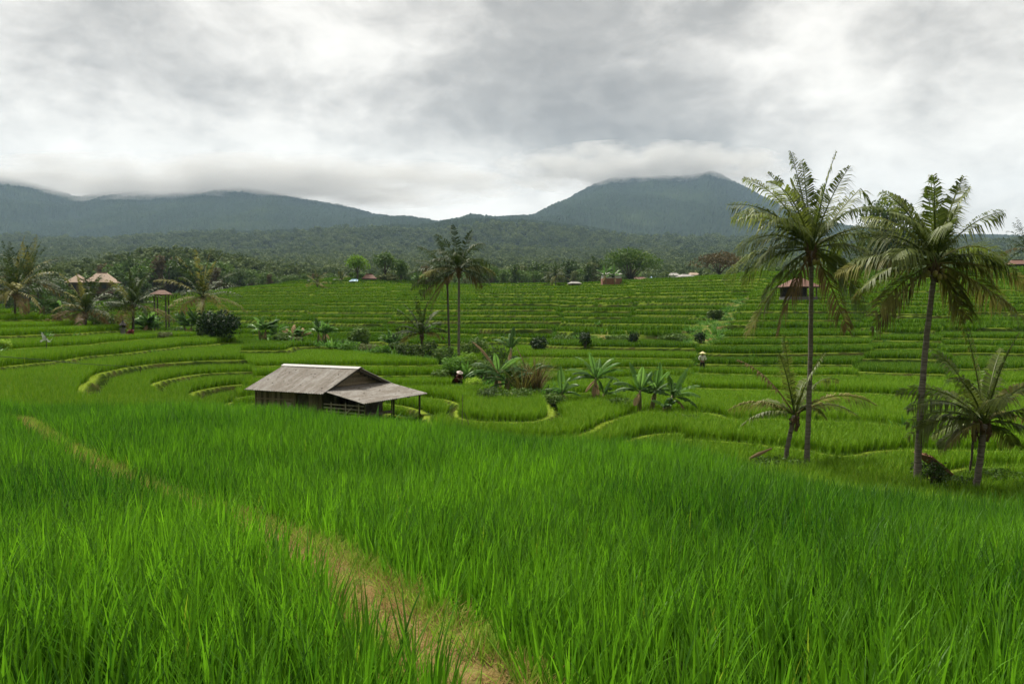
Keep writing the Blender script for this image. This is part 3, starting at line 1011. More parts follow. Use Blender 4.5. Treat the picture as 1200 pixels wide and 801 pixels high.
    scatter('straw', 'brown dry straw lying on the footpath', dg, np.stack([x, y, z], -1), np.clip(RNG.normal(0.9, 0.3, n), 0.4, 1.6), RNG.integers(0, 6, n), RNG.random(n), 0.3)


scatter_all()

# ------------------------------------------------------------------ palms


def frond_shape(m, base, az, el, L, droop, leaf=0.95, n=62, ragged=0.07, hang=0.6, w=0.06, stem=0.035, tipfold=0.0):
    """one feather frond: a bending stalk with two rows of leaflets"""
    d0 = Vector((math.cos(az) * math.cos(el), math.sin(az) * math.cos(el), math.sin(el)))
    S0 = Vector((-math.sin(az), math.cos(az), 0))
    roll = random.choice((-1, 1)) * random.uniform(0.35, 1.15)
    segs = 14
    pts, tans = [Vector(base)], []
    for i in range(segs):
        t = (i + 0.5) / segs
        d = (d0 + Vector((0, 0, -1)) * 1.3 * droop * t ** 1.4 + Vector((math.cos(az), math.sin(az), 0)) * 0.25 * droop * t).normalized()
        if tipfold and t > 0.78:
            d = (d * (1 - tipfold) + Vector((0.3, 0, -1)) * tipfold).normalized()
        tans.append(d)
        pts.append(pts[-1] + d * (L / segs))
    tans.append(tans[-1])
    m.tube(pts, [stem * (1 - 0.85 * i / segs) + 0.004 for i in range(segs + 1)], 4)

    def pos(t):
        u = t * segs
        i = min(int(u), segs - 1)
        return pts[i].lerp(pts[i + 1], u - i), tans[i].lerp(tans[i + 1], u - i).normalized()
    vs, fs, rs = [], [], []
    base_r = random.uniform(0, 0.35)
    tears = [random.uniform(0.25, 0.95) for _ in range(random.randint(2, 5))]
    for i in range(n):
        for sgn in (-1, 1):
            if random.random() < ragged:
                continue
            t = 0.14 + 0.86 * (i + random.random() * 0.6) / n
            t = min(t, 0.995)
            p, T = pos(t)
            S = (S0 - T * S0.dot(T)).normalized()
            N = S.cross(T)
            if N.z < 0:
                N = -N
            S = (Matrix.Rotation(roll * t, 3, T) @ S)
            prof = (math.sin(PI * min(1, 0.22 + 0.72 * t)) ** 0.7) * (1.0 if t < 0.85 else 1.0 - (t - 0.85) * 2.2)
            l = leaf * max(0.25, prof) * random.uniform(0.75, 1.15)
            if any(abs(t - q_) < 0.022 for q_ in tears) and random.random() < 0.85:
                continue
            dr = (T * random.uniform(0.5, 0.75) + S * sgn * 0.8 + N * 0.22).normalized()
            wv = dr.cross(N).normalized() * (w / 2)
            g = Vector((random.uniform(-0.06, 0.06), random.uniform(-0.06, 0.06), -1)) * l * hang * random.uniform(0.6, 1.3)
            a, b, c = p, p + dr * l * 0.45 + g * 0.18, p + dr * l * 0.85 + g
            k = len(vs)
            vs += [a - wv * 0.5, a + wv * 0.5, b + wv, b - wv, c]
            fs += [(k, k + 1, k + 2, k + 3), (k + 3, k + 2, k + 4)]
            rs += [min(1, base_r + random.random() * 0.6)] * 5
    b0 = len(m.v)
    m.v += [tuple(q) for q in vs]
    m.f += [tuple(q + b0 for q in f) for f in fs]
    m.r += rs


def trunk_mesh(root, base, top, r0, r1, mat='palm_trunk', bow=0.0, bowdir=(1, 0, 0), n=26, name='trunk'):
    base, top = Vector(base), Vector(top)
    pts, rads = [], []
    for i in range(n + 1):
        t = i / n
        p = base.lerp(top, t) + Vector(bowdir) * bow * math.sin(PI * t) + Vector((random.uniform(-.01, .01), random.uniform(-.01, .01), 0))
        pts.append(p)
        rads.append(0.72 * (r0 + (r1 - r0) * t ** 0.7 + r0 * 0.35 * math.exp(-t * 22)) * (1 + 0.06 * (i % 2)) * random.uniform(0.97, 1.03))
    m = MB()
    m.tube(pts, rads, 10)
    return m.build(name, mat, root, smooth=True)


def img_dir(a_deg, depth):
    """azimuth and elevation of a direction given as an angle seen from the front and a lean in depth"""
    a = math.radians(a_deg)
    v = Vector((math.cos(a) * math.cos(depth), math.sin(depth), math.sin(a) * math.cos(depth)))
    return math.atan2(v.y, v.x), math.asin(max(-1, min(1, v.z)))


def hero_palm(px_base, d, px_crown, py_crown, label, fronds, r0, r1, bow=0.0, leaf=1.12, fibre=0.22, nuts=0, trunk='palm_trunk', base_dz=-0.15, nleaf=64, group='coconut palms on the valley floor', hang=0.65, w=0.058):
    b = at(px_base, d)
    root = empty('coconut_palm', b)
    tag(root, label, 'palm', group)
    c = P(px_crown, py_crown, d) - b
    trunk_mesh(root, (0, 0, base_dz), c, r0, r1, trunk, bow)
    m = MB()
    for i in range(26):
        a = random.uniform(0, 2 * PI)
        m.tube([c + Vector((math.cos(a) * r1 * 0.7, math.sin(a) * r1 * 0.7, random.uniform(-0.7, 0.0))), c + Vector((math.cos(a) * (r1 + fibre * random.uniform(0.4, 1)), math.sin(a) * (r1 + fibre * random.uniform(0.4, 1)), random.uniform(-0.5, 0.35)))], [0.05, 0.025], 4)
    m.build('fibre_sheath', 'palm_fibre', root)
    for f in fronds:
        ang, dep, L, droop, colr = f[:5]
        az, el = img_dir(ang, dep)
        m = MB()
        dead = colr == 'palm_brown'
        frond_shape(m, c + Vector((0, 0, 0.05)), az, el, L, droop, leaf * (0.8 if dead else 1), nleaf, 0.3 if dead else 0.07, 0.9 if dead else hang, w, tipfold=f[5] if len(f) > 5 else 0.0)
        m.build('frond', colr, root)
    for k in range(nuts):
        a = 2.4 * k
        m = MB()
        q = c + Vector((math.cos(a) * (r1 + 0.16), math.sin(a) * (r1 + 0.16), -0.22 - 0.13 * (k % 3)))
        m.lathe([(0.01, -0.13), (0.07, -0.10), (0.10, -0.02), (0.09, 0.07), (0.04, 0.12), (0.01, 0.13)], 8, q)
        m.build('coconut', 'coconut', root, smooth=True)
    return root


G, Yl, Br = 'palm_green', 'palm_yellow', 'palm_brown'
hero_palm(947, 33, 951, 294, 'tallest slim coconut palm with a straight trunk, second of the palms at the field edge', [
    (98, 0.05, 4.2, 0.25, G), (84, -0.15, 4.0, 0.3, G), (104, 0.3, 4.1, 0.4, G), (90, 0.25, 4.1, 0.2, G), (115, 0.1, 4.2, 0.55, G), (128, 0.05, 4.1, 0.7, G), (72, 0.05, 3.9, 0.35, G), (135, -0.2, 3.9, 0.8, G), (110, -0.2, 4.0, 0.75, G), (122, 0.2, 3.9, 0.95, G), (92, 0.4, 3.9, 0.4, G), (76, 0.35, 3.7, 0.5, G), (66, -0.4, 3.5, 0.9, G),
    (128, -0.35, 3.6, 1.1, G), (140, 0.25, 3.3, 1.2, G), (152, -0.3, 3.0, 1.5, G), (55, 0.1, 4.3, 0.25, G, 0.75), (40, -0.35, 3.6, 0.9, G), (33, 0.3, 3.7, 0.75, G), (22, -0.3, 3.0, 1.3, G), (45, 0.6, 3.2, 1.1, G),
    (168, 0.1, 3.9, 1.25, G), (176, 0.35, 3.2, 1.3, G), (8, 0.45, 2.9, 1.4, G), (205, -0.2, 3.0, 1.1, G), (225, 0.1, 4.4, 0.8, Yl), (238, -0.3, 4.0, 0.7, Br), (305, 0.2, 3.9, 0.9, Br), (320, -0.3, 3.3, 1.2, G), (345, 0.1, 2.6, 1.5, G)], 0.155, 0.115, 0.05, nuts=7)
hero_palm(1078, 30, 1096, 310, 'leaning coconut palm with ragged drooping crown, right of the tallest palm', [
    (92, 0.0, 3.3, 0.25, G), (104, 0.3, 3.2, 0.35, G), (112, 0.05, 3.4, 0.5, G), (98, -0.2, 3.3, 0.2, G), (86, 0.3, 3.3, 0.3, G), (78, 0.0, 3.4, 0.3, G), (122, 0.1, 3.3, 0.7, G), (118, -0.2, 3.2, 0.7, G), (128, 0.25, 3.1, 0.9, G), (82, -0.25, 3.0, 0.4, G), (72, 0.2, 3.4, 0.25, G), (66, -0.4, 2.9, 0.6, G), (140, -0.4, 2.8, 1.1, G), (98, -0.5, 2.8, 0.9, G),
    (152, 0.2, 3.2, 0.9, G), (164, 0.15, 3.7, 0.75, Yl), (172, -0.25, 3.4, 0.95, G), (182, 0.3, 3.2, 1.0, Yl), (40, 0.1, 3.1, 1.15, G), (28, -0.3, 2.9, 1.2, G), (16, 0.3, 3.0, 1.0, G), (2, -0.1, 3.7, 0.55, Yl),
    (345, 0.2, 3.5, 0.6, Yl), (335, -0.3, 3.6, 0.6, Yl), (202, -0.2, 3.2, 0.8, Yl), (220, 0.1, 3.4, 0.6, Br), (310, 0.1, 2.5, 0.8, Yl), (297, -0.2, 2.0, 1.0, Yl), (60, 0.6, 2.8, 1.0, G)],
    0.19, 0.125, -0.12, nuts=9)
hero_palm(921, 33.5, 931, 487, 'young coconut palm with few thin fronds, left of the tallest palm trunk', [
    (95, 0.1, 3.4, 0.15, G), (80, -0.3, 3.1, 0.4, G), (104, -0.2, 2.9, 0.35, G), (62, 0.2, 3.1, 0.9, G), (70, 0.45, 2.8, 0.8, G), (118, 0.3, 3.4, 0.5, Br), (147, 0.1, 2.9, 0.95, Yl), (160, -0.2, 2.6, 1.0, G), (40, -0.1, 3.6, 1.0, Yl), (27, 0.2, 3.4, 1.05, G), (35, 0.6, 2.6, 1.2, G), (130, 0.6, 2.4, 1.2, G)],
    0.12, 0.13, -0.05, 0.62, 0.12)
hero_palm(1145, 29.3, 1153, 497, 'stocky young coconut palm with dense dark crown, rightmost of the palms at the field edge', [
    (95, 0.1, 4.0, 0.3, G), (84, -0.2, 3.6, 0.35, G), (108, 0.2, 3.5, 0.5, G), (118, -0.3, 3.3, 0.7, G), (128, 0.25, 3.4, 0.9, G), (140, -0.1, 3.4, 0.9, G), (72, 0.3, 3.5, 0.5, G), (62, -0.25, 3.3, 0.7, G), (52, 0.2, 3.4, 0.85, Yl), (40, -0.3, 2.7, 1.1, G), (150, 0.3, 2.8, 1.1, G), (162, 0.1, 2.9, 1.1, G), (30, 0.35, 2.6, 1.1, Yl),
    (100, -0.6, 2.8, 0.9, G), (80, 0.6, 2.8, 0.8, G), (15, -0.2, 2.0, 1.2, G), (175, -0.3, 1.9, 1.3, Yl), (350, 0.3, 1.8, 1.0, G), (195, 0.5, 1.8, 1.0, G)],
    0.165, 0.16, 0.03, 0.8, 0.16)
hero_palm(1139, 31.5, 1142, 498, 'thin dark stemmed palm almost hidden behind the stocky young coconut palm', [
    (100, 0.5, 2.2, 0.8, G), (150, 0.5, 2.0, 1.0, G), (50, 0.6, 2.0, 1.0, G), (170, 0.3, 1.7, 1.3, G)], 0.06, 0.06, 0.0, 0.6, 0.06, trunk='palm_trunk_dark')
hero_palm(537.5, 70, 538, 317, 'taller front palm of the pair of slim palms in the middle of the valley', [
    (95, 0.1, 4.2, 0.35, 'palm_dark'), (80, 0.2, 4.0, 0.45, 'palm_dark'), (108, -0.2, 3.9, 0.6, 'palm_dark'), (66, -0.3, 4.0, 0.8, 'palm_dark'), (118, 0.2, 3.8, 0.9, 'palm_dark'), (50, 0.3, 3.4, 1.1, 'palm_dark'), (132, -0.3, 3.4, 1.1, 'palm_dark'), (35, -0.2, 3.0, 1.4, 'palm_dark'), (150, 0.2, 3.3, 1.2, 'palm_dark'), (20, 0.2, 3.4, 0.9, Yl), (165, -0.2, 3.6, 0.9, Yl), (0, -0.3, 3.2, 1.1, 'palm_dark'), (182, 0.3, 3.2, 1.1, 'palm_dark'), (345, 0.2, 2.6, 1.2, Br), (200, 0.3, 2.6, 1.2, Br), (90, -0.6, 3.0, 0.9, 'palm_dark'), (70, 0.6, 3.0, 0.9, 'palm_dark')],
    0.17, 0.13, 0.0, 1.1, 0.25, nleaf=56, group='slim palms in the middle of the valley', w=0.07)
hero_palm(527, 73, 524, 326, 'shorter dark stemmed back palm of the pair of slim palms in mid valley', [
    (98, 0.1, 3.8, 0.4, 'palm_dark'), (115, -0.2, 4.1, 0.6, 'palm_dark'), (130, 0.2, 4.0, 0.75, 'palm_dark'), (145, -0.3, 3.8, 0.9, 'palm_dark'), (160, 0.2, 3.6, 1.0, 'palm_dark'), (172, -0.1, 3.6, 1.0, 'palm_dark'), (78, 0.3, 3.2, 0.7, 'palm_dark'), (185, 0.3, 3.2, 1.1, 'palm_dark'), (200, -0.2, 3.0, 1.2, Br), (225, 0.2, 3.4, 0.9, Br), (240, -0.2, 3.2, 0.8, Br), (60, 0.5, 3.0, 1.0, 'palm_dark')],
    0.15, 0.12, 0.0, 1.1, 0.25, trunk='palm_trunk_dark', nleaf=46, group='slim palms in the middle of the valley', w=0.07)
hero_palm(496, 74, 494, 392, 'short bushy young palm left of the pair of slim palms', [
    (96, 0.1, 3.6, 0.3, 'palm_dark'), (82, -0.2, 3.3, 0.4, 'palm_dark'), (110, 0.2, 3.6, 0.5, 'palm_dark'), (124, -0.1, 3.9, 0.5, 'palm_dark'), (70, 0.3, 3.2, 0.6, 'palm_dark'), (140, 0.3, 3.0, 0.9, 'palm_dark'), (56, -0.3, 2.9, 0.9, 'palm_dark'), (40, 0.2, 2.6, 1.1, 'palm_dark'), (155, -0.2, 2.9, 1.0, 'palm_dark'), (22, 0.2, 2.3, 1.2, Br), (172, 0.2, 2.4, 1.2, Yl), (90, -0.6, 2.6, 0.9, 'palm_dark')],
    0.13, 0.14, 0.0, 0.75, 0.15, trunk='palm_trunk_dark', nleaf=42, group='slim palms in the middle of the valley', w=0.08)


def grove_palm(px, d, py_crown, label, spread, n, trunk='palm_trunk_dark', brown=0.15, px_crown=None, group='palms standing before the houses', leaf=1.05, nleaf=34, w=0.11, r=0.16, seed=0):
    """a palm farther off, its fronds set in the usual spiral"""
    random.seed(500 + int(px * 3) + seed)
    b = at(px, d)
    root = empty('coconut_palm', b)
    tag(root, label, 'palm', group)
    c = P(px if px_crown is None else px_crown, py_crown, d) - b
    trunk_mesh(root, (0, 0, -0.2), c, r, r * 0.85, trunk, n=12)
    m = MB()
    for i in range(16):
        a = random.uniform(0, 2 * PI)
        m.tube([c + Vector((0, 0, random.uniform(-0.8, 0))), c + Vector((math.cos(a) * 0.4, math.sin(a) * 0.4, random.uniform(-0.6, 0.3)))], [0.07, 0.03], 4)
    m.build('fibre_sheath', 'palm_fibre', root)
    for i in range(n):
        t = i / (n - 1)
        el = math.radians(84 - 92 * t ** 1.1)
        m = MB()
        frond_shape(m, c, i * 2.39996 + random.uniform(-.2, .2), el, spread * random.uniform(0.85, 1.08), 0.35 + 0.9 * t * random.uniform(0.7, 1.2), leaf, nleaf, 0.15, 0.5, w)
        dead = t > 0.72 and random.random() < brown * 3
        m.build('frond', (Br if random.random() < 0.5 else Yl) if dead else (Yl if random.random() < brown else 'palm_dark'), root)
    return root


grove_palm(18, 88, 344, 'broad low coconut palm, leftmost of the palms before the houses', 6.2, 32, brown=0.2)
grove_palm(34, 100, 330, 'dark coconut palm rising behind the leftmost broad palm', 5.6, 26, seed=3)
grove_palm(100, 86, 366, 'stout coconut palm with brown sheathed stem in front of the tan roofed houses', 4.8, 26, brown=0.25, r=0.26)
grove_palm(156, 90, 358, 'upright young coconut palm just right of the stone shrine', 4.6, 24, brown=0.1, r=0.22)
grove_palm(238, 98, 349, 'coconut palm with pale arching fronds above the large dark bush', 5.8, 26, brown=0.25, r=0.2)
grove_palm(372, 205, 333, 'small yellowish palm on the far terraces left of the round bright tree', 4.2, 14, brown=0.7, nleaf=14, w=0.2, group='palms on the far ridge')
grove_palm(400, 225, 329, 'small pale palm beside the light blue roof on the ridge', 3.6, 12, brown=0.6, nleaf=14, w=0.2, group='palms on the far ridge')
grove_palm(651, 225, 323, 'dark spreading palm standing before the grey green trees on the ridge', 5.4, 16, brown=0.2, nleaf=16, w=0.2, group='palms on the far ridge')
grove_palm(1203, 120, 292, 'coconut palm crown cut by the right edge near the brown roof', 5.0, 20, brown=0.1, nleaf=20, w=0.12, group='palms on the far ridge')
random.seed(99)

# ------------------------------------------------------------------ bananas


def banana_leaf(m, base, az, el, L, W, droop, tear=0.3):
    d0 = Vector((math.cos(az) * math.cos(el), math.sin(az) * math.cos(el), math.sin(el)))
    S = Vector((-math.sin(az), math.cos(az), 0))
    segs = 14
    p = Vector(base)
    vs, fs = [], []
    mid = []
    rows = []
    for i in range(segs + 1):
        t = i / segs
        d = (d0 + Vector((0, 0, -1)) * droop * t ** 1.6).normalized()
        N = S.cross(d)
        if N.z < 0:
            N = -N
        ww = W * (0.08 if t < 0.16 else (math.sin(PI * min(1.0, (t - 0.12) / 0.88)) ** 0.55 if t < 1 else 0.03))
        rows.append((p.copy(), N, ww))
        mid.append(p.copy())
        p = p + d * (L / segs)
    r0 = random.random() * 0.8
    for sgn in (-1, 1):
        for i in range(segs):
            if i > 2 and random.random() < tear * 0.25:
                continue
            (a, Na, wa), (b, Nb, wb) = rows[i], rows[i + 1]
            sag = -0.22 - (random.random() * tear)
            k = len(vs)
            gap = 0.82 if random.random() < tear else 1.0
            b2 = a.lerp(b, gap)
            q = lambda o, N, w, f: o + S * sgn * w * 0.5 * f + N * w * 0.16 * (1 - abs(2 * f - 1)) + Vector((0, 0, sag * w * 0.5 * f * f))
            vs += [a, b, q(b2, Nb, wb, 0.5), q(a, Na, wa, 0.5), q(b2, Nb, wb, 1), q(a, Na, wa, 1)]
            fs += [(k, k + 1, k + 2, k + 3), (k + 3, k + 2, k + 4, k + 5)]
    m.add(vs, fs, r0)
    m.tube(mid, [0.025 * (1 - 0.8 * i / segs) + 0.004 for i in range(segs + 1)], 4)


def banana_plant(loc, label, stems, group=None, seed=1, cat='banana plant', name='banana_plant', sc=1.0):
    """stems: (x, y, height, lean azimuth, lean, leaves [(angle, depth, length, width, droop, material)])"""
    random.seed(seed)
    root = empty(name, loc)
    tag(root, label, cat, group)
    root.scale = (sc, sc, sc)
    root.rotation_euler = (random.uniform(-.12, .12), random.uniform(-.16, .16), 0)
    for (x, y, h, la, ln, leaves) in stems:
        top = Vector((x + math.cos(la) * ln, y + math.sin(la) * ln, h))
        m = MB()
        m.tube([Vector((x, y, -0.1)), Vector((x, y, 0)).lerp(top, 0.5) + Vector((0, 0, 0)), top], [0.13 * min(1, h / 1.4 + 0.3), 0.11 * min(1, h / 1.4 + 0.3), 0.05], 8)
        m.build('stem', 'banana_stem', root, smooth=True)
        a0 = leaves[0]
        extra = [(random.uniform(15, 165), random.choice((-1, 1)) * random.uniform(0.3, 0.9), a0[2] * random.uniform(0.7, 1.0), a0[3] * random.uniform(0.8, 1.1), random.uniform(0.6, 1.2), random.choice((BL, BD, BL))) for _ in range(3)]
        extra.append((random.uniform(230, 310), random.choice((-1, 1)) * random.uniform(0.3, 0.9), a0[2] * 0.6, a0[3] * 0.6, 0.4, BY))
        for (ang, dep, L, W, dr, mt) in leaves + extra:
            az, el = img_dir(ang, dep)
            m = MB()
            banana_leaf(m, top - Vector((0, 0, 0.1)), az, el, L, W, dr)
            m.build('leaf', mt, root)
    return root


BL, BD, BY = 'banana_leaf', 'banana_dark', 'banana_dry'
banana_plant(at(696, 53), 'banana plant with wide arching leaves on one slim stem at the valley bottom', [
    (0, 0, 1.5, 0, 0.05, [(120, 0.2, 1.9, 0.42, 0.9, BL), (104, -0.3, 1.8, 0.4, 0.7, BL), (62, 0.2, 1.8, 0.42, 0.8, BL), (40, -0.2, 1.8, 0.45, 1.0, BL), (148, -0.1, 2.0, 0.45, 1.0, BL), (18, 0.3, 1.7, 0.4, 1.1, BD), (82, 0.5, 1.6, 0.4, 0.6, BL), (165, 0.3, 1.6, 0.42, 1.2, BD), (262, -0.4, 1.2, 0.3, 0.2, BY), (285, 0.3, 1.1, 0.3, 0.2, BY)]),
    (0.5, 0.2, 0.6, 0, 0.1, [(70, 0.2, 1.2, 0.3, 0.6, BL), (110, -0.2, 1.1, 0.3, 0.7, BD), (30, 0.1, 1.0, 0.28, 1.0, BL)])], seed=21, group='banana plants at the valley bottom', sc=1.15)
banana_plant(at(660, 52), 'small banana plant with one bright upright leaf beside the slim stemmed banana', [
    (0, 0, 0.75, 0, 0.02, [(88, 0.1, 1.5, 0.45, 0.15, BL), (35, 0.3, 1.2, 0.34, 1.0, BD), (150, 0.2, 1.2, 0.34, 1.0, BD), (10, -0.3, 1.1, 0.32, 1.2, BL), (60, 0.5, 1.2, 0.34, 0.7, BL)])], seed=22, group='banana plants at the valley bottom', sc=1.2)
banana_plant(at(767, 48), 'broad clump of several banana plants with torn leaves, nearest the foreground rice', [
    (-0.75, 0, 1.1, PI, 0.15, [(112, 0.2, 1.6, 0.5, 0.5, BL), (95, -0.3, 1.5, 0.45, 0.5, BL), (150, -0.2, 1.6, 0.5, 1.0, BD), (170, 0.2, 1.4, 0.45, 1.2, BD), (70, 0.4, 1.4, 0.45, 0.8, BL)]),
    (-0.1, 0.3, 1.2, 0, 0.05, [(90, 0.1, 1.5, 0.45, 0.3, BL), (75, -0.3, 1.4, 0.42, 0.6, BL), (120, 0.4, 1.3, 0.4, 0.9, BD), (40, 0.2, 1.4, 0.42, 1.0, BD)]),
    (0.6, -0.1, 1.1, 0, 0.15, [(72, 0.1, 1.7, 0.5, 0.3, BL), (50, -0.3, 1.6, 0.48, 0.8, BL), (25, 0.2, 1.6, 0.46, 1.0, BL), (105, -0.2, 1.3, 0.42, 0.8, BD), (8, -0.2, 1.4, 0.42, 1.2, BD), (330, 0.2, 1.0, 0.35, 0.6, BY)]),
    (0.25, -0.6, 0.6, 0, 0.1, [(60, -0.5, 1.0, 0.4, 0.8, BD), (140, -0.5, 1.1, 0.4, 0.8, BL), (250, -0.8, 0.8, 0.35, 0.5, BY)])], seed=23, group='banana plants at the valley bottom', sc=1.2)
banana_plant(at(592, 54), 'tangled dark banana clump with dry bent stalks beside the brown grass tuft', [
    (-0.6, 0, 1.3, 0, 0.1, [(128, 0.1, 2.2, 0.35, 0.5, BY), (150, 0.2, 1.7, 0.5, 1.0, BD), (30, -0.2, 1.7, 0.5, 0.9, BD), (170, -0.3, 1.7, 0.5, 1.1, BD), (60, 0.3, 1.5, 0.45, 0.8, BD), (100, -0.4, 1.4, 0.4, 0.7, BL)]),
    (0.1, -0.3, 0.9, 0, 0.0, [(45, -0.3, 1.6, 0.45, 0.8, BD), (140, -0.4, 1.7, 0.45, 0.9, BD), (160, 0.2, 1.6, 0.45, 1.2, BD), (20, 0.2, 1.6, 0.45, 1.1, BD), (95, 0.2, 1.3, 0.4, 0.3, BL), (190, -0.3, 1.3, 0.4, 0.9, BD), (345, -0.3, 1.2, 0.4, 1.0, BD)]),
    (0.0, 0.3, 2.6, 0, 0.05, [(90, 0.2, 1.3, 0.3, 0.5, BD), (70, -0.3, 1.0, 0.3, 0.8, BD), (120, 0.3, 1.0, 0.3, 0.9, BL)]),
    (0.7, 0.2, 1.4, 0, 0.4, [(118, 0.1, 1.8, 0.12, 0.25, BY), (40, 0.2, 1.5, 0.4, 0.9, BD), (260, -0.2, 1.1, 0.35, 0.3, BY), (60, -0.4, 1.2, 0.4, 0.8, BD)])], seed=24, group='banana plants at the valley bottom', sc=1.28)
for (px, d, s, lab, sd) in ((316, 88, 1.25, 'tall pale banana plant right of the large dark bush', 31), (345, 90, 1.0, 'brownish banana plant right of the tall pale banana plant', 32), (378, 86, 1.0, 'light banana plant growing from the low green shrubs behind the hut roof', 33), (455, 86, 0.9, 'low banana plant among the shrubs left of the short bushy palm', 34), (62, 90, 1.1, 'young banana plant under the leftmost broad palm', 35), (168, 96, 1.3, 'leafy banana plant behind the upright young palm near the shrine', 36), (182, 97, 1.2, 'pale banana plant below the thin post pavilion', 37), (224, 96, 1.4, 'banana plant between the pale frond palm and the thin post pavilion', 38), (490, 216, 1.6, 'far small banana plant on the ridge left of the slim palms', 39)):
    random.seed(sd)
    dry = sd in (32,)
    st = []
    for k in range(3):
        lv = [(random.uniform(20, 160), random.uniform(-0.5, 0.5), 1.7 * s * random.uniform(0.8, 1.1), 0.5 * s, random.uniform(0.4, 1.1), BY if dry and random.random() < 0.6 else (BL if random.random() < 0.65 else BD)) for _ in range(6)]
        st.append((random.uniform(-0.9, 0.9) * s, random.uniform(-0.5, 0.5), random.uniform(0.7, 1.5) * s, random.uniform(0, 6), 0.15, lv))
    banana_plant(at(px, d), lab, st, group='banana plants around the middle of the valley', seed=sd)
banana_plant(at(715, 203), 'bright banana clump in front of the small white walled house', [
    (-1.0, 0, 3.4, 0, 0.0, [(95, 0.1, 3.2, 0.9, 0.3, BL), (130, 0.2, 3.0, 0.9, 0.8, BL), (60, -0.2, 3.0, 0.9, 0.7, BL), (160, 0.1, 2.8, 0.9, 1.1, BD), (25, 0.2, 2.8, 0.9, 1.0, BL)]),
    (1.2, 0, 3.0, 0, 0.0, [(85, 0.1, 3.0, 0.9, 0.3, BL), (50, 0.2, 2.8, 0.9, 0.8, BL), (120, -0.2, 2.8, 0.9, 0.8, BL), (15, 0.1, 2.6, 0.9, 1.0, BL), (170, 0.1, 2.4, 0.8, 1.1, BD)])], seed=41)

# ------------------------------------------------------------------ trees and shrubs


def crown_mesh(m, lobes, n, size, seed=0, shell=0.55, flat=0.55):
    """leaf sprays spread through lobes (x, y, z, rx, ry, rz); gaps stay between the sprays"""
    rr = random.Random(seed)
    tot = sum(l[3] * l[4] * l[5] for l in lobes)
    for l in lobes:
        k = max(12, int(n * l[3] * l[4] * l[5] / tot))
        tone = rr.random() * 0.35
        for _ in range(k):
            v = Vector((rr.gauss(0, 1), rr.gauss(0, 1), rr.gauss(0, 1))).normalized()
            r = (shell + (1 - shell) * rr.random()) * rr.uniform(0.85, 1.12)
            # clumps: push sprays into noisy bunches
            q = 0.5 + 0.5 * math.sin(v.x * 5 + l[0]) * math.sin(v.y * 5 + 1.3 + l[1]) * math.sin(v.z * 6 + l[2])
            if rr.random() > 0.35 + q:
                continue
            r *= 0.86 + 0.22 * q
            c = Vector((l[0] + v.x * l[3] * r, l[1] + v.y * l[4] * r, l[2] + v.z * l[5] * r))
            nrm = (v * flat + Vector((rr.gauss(0, .6), rr.gauss(0, .6), rr.gauss(0, .6) + 0.25))).normalized()
            t = nrm.orthogonal().normalized()
            t = Matrix.Rotation(rr.uniform(0, 2 * PI), 3, nrm) @ t
            b = nrm.cross(t)
            s = size * rr.uniform(0.6, 1.35)
            w = s * rr.uniform(0.4, 0.75)
            k0 = len(m.v)
            m.v += [tuple(c - t * s * .5), tuple(c + b * w * .5 - nrm * s * .08), tuple(c + t * s * .55), tuple(c - b * w * .5 - nrm * s * .08)]
            m.f.append((k0, k0 + 1, k0 + 2, k0 + 3))
            m.r += [min(1, tone + rr.random() * 0.65)] * 4


def tree_lobes(rr, H, W, base=0.3, n=7, dome=False):
    lobes = []
    if dome:
        for i in range(n):
            a, r = i * 2.4, W * 0.34 * math.sqrt(i / n)
            lobes.append((math.cos(a) * r, math.sin(a) * r, H * (0.78 - 0.28 * (i / n)) + rr.uniform(-.04, .04) * H, W * rr.uniform(.2, .28), W * rr.uniform(.2, .28), H * rr.uniform(.16, .22)))
    else:
        for i in range(n):
            a, t = rr.uniform(0, 2 * PI), i / (n - 1)
            r = W * 0.30 * rr.uniform(0.4, 1) * (1 - 0.75 * t)
            lobes.append((math.cos(a) * r, math.sin(a) * r, H * (base + (0.88 - base) * t), W * rr.uniform(.18, .30), W * rr.uniform(.18, .30), H * rr.uniform(.11, .18)))
    return lobes


def tree(loc, label, H, W, mat, seed, n=1400, leaf=0.5, base=0.3, dome=False, group=None, name='tree', nl=7, cat='tree', bark='bark'):
    rr = random.Random(seed)
    root = empty(name, loc)
    tag(root, label, cat, group)
    lobes = tree_lobes(rr, H, W, base, nl, dome)
    m = MB()
    tw = H * 0.022 + 0.05
    m.tube([(0, 0, -0.3), (0.05 * W * rr.uniform(-1, 1), 0, H * base * 0.6), (0, 0, H * base), (0, 0, H * 0.72)], [tw * 1.3, tw, tw * 0.9, tw * 0.3], 8)
    for l in lobes:
        m.tube([(0, 0, H * base * rr.uniform(0.6, 1.0)), Vector((l[0], l[1], l[2])) * 0.55 + Vector((0, 0, H * base * 0.4)), (l[0], l[1], l[2])], [tw * 0.6, tw * 0.4, tw * 0.15], 5)
    m.build('trunk', bark, root, smooth=True)
    m = MB()
    crown_mesh(m, lobes, n, leaf, seed)
    m.build('crown', mat, root)
    return root


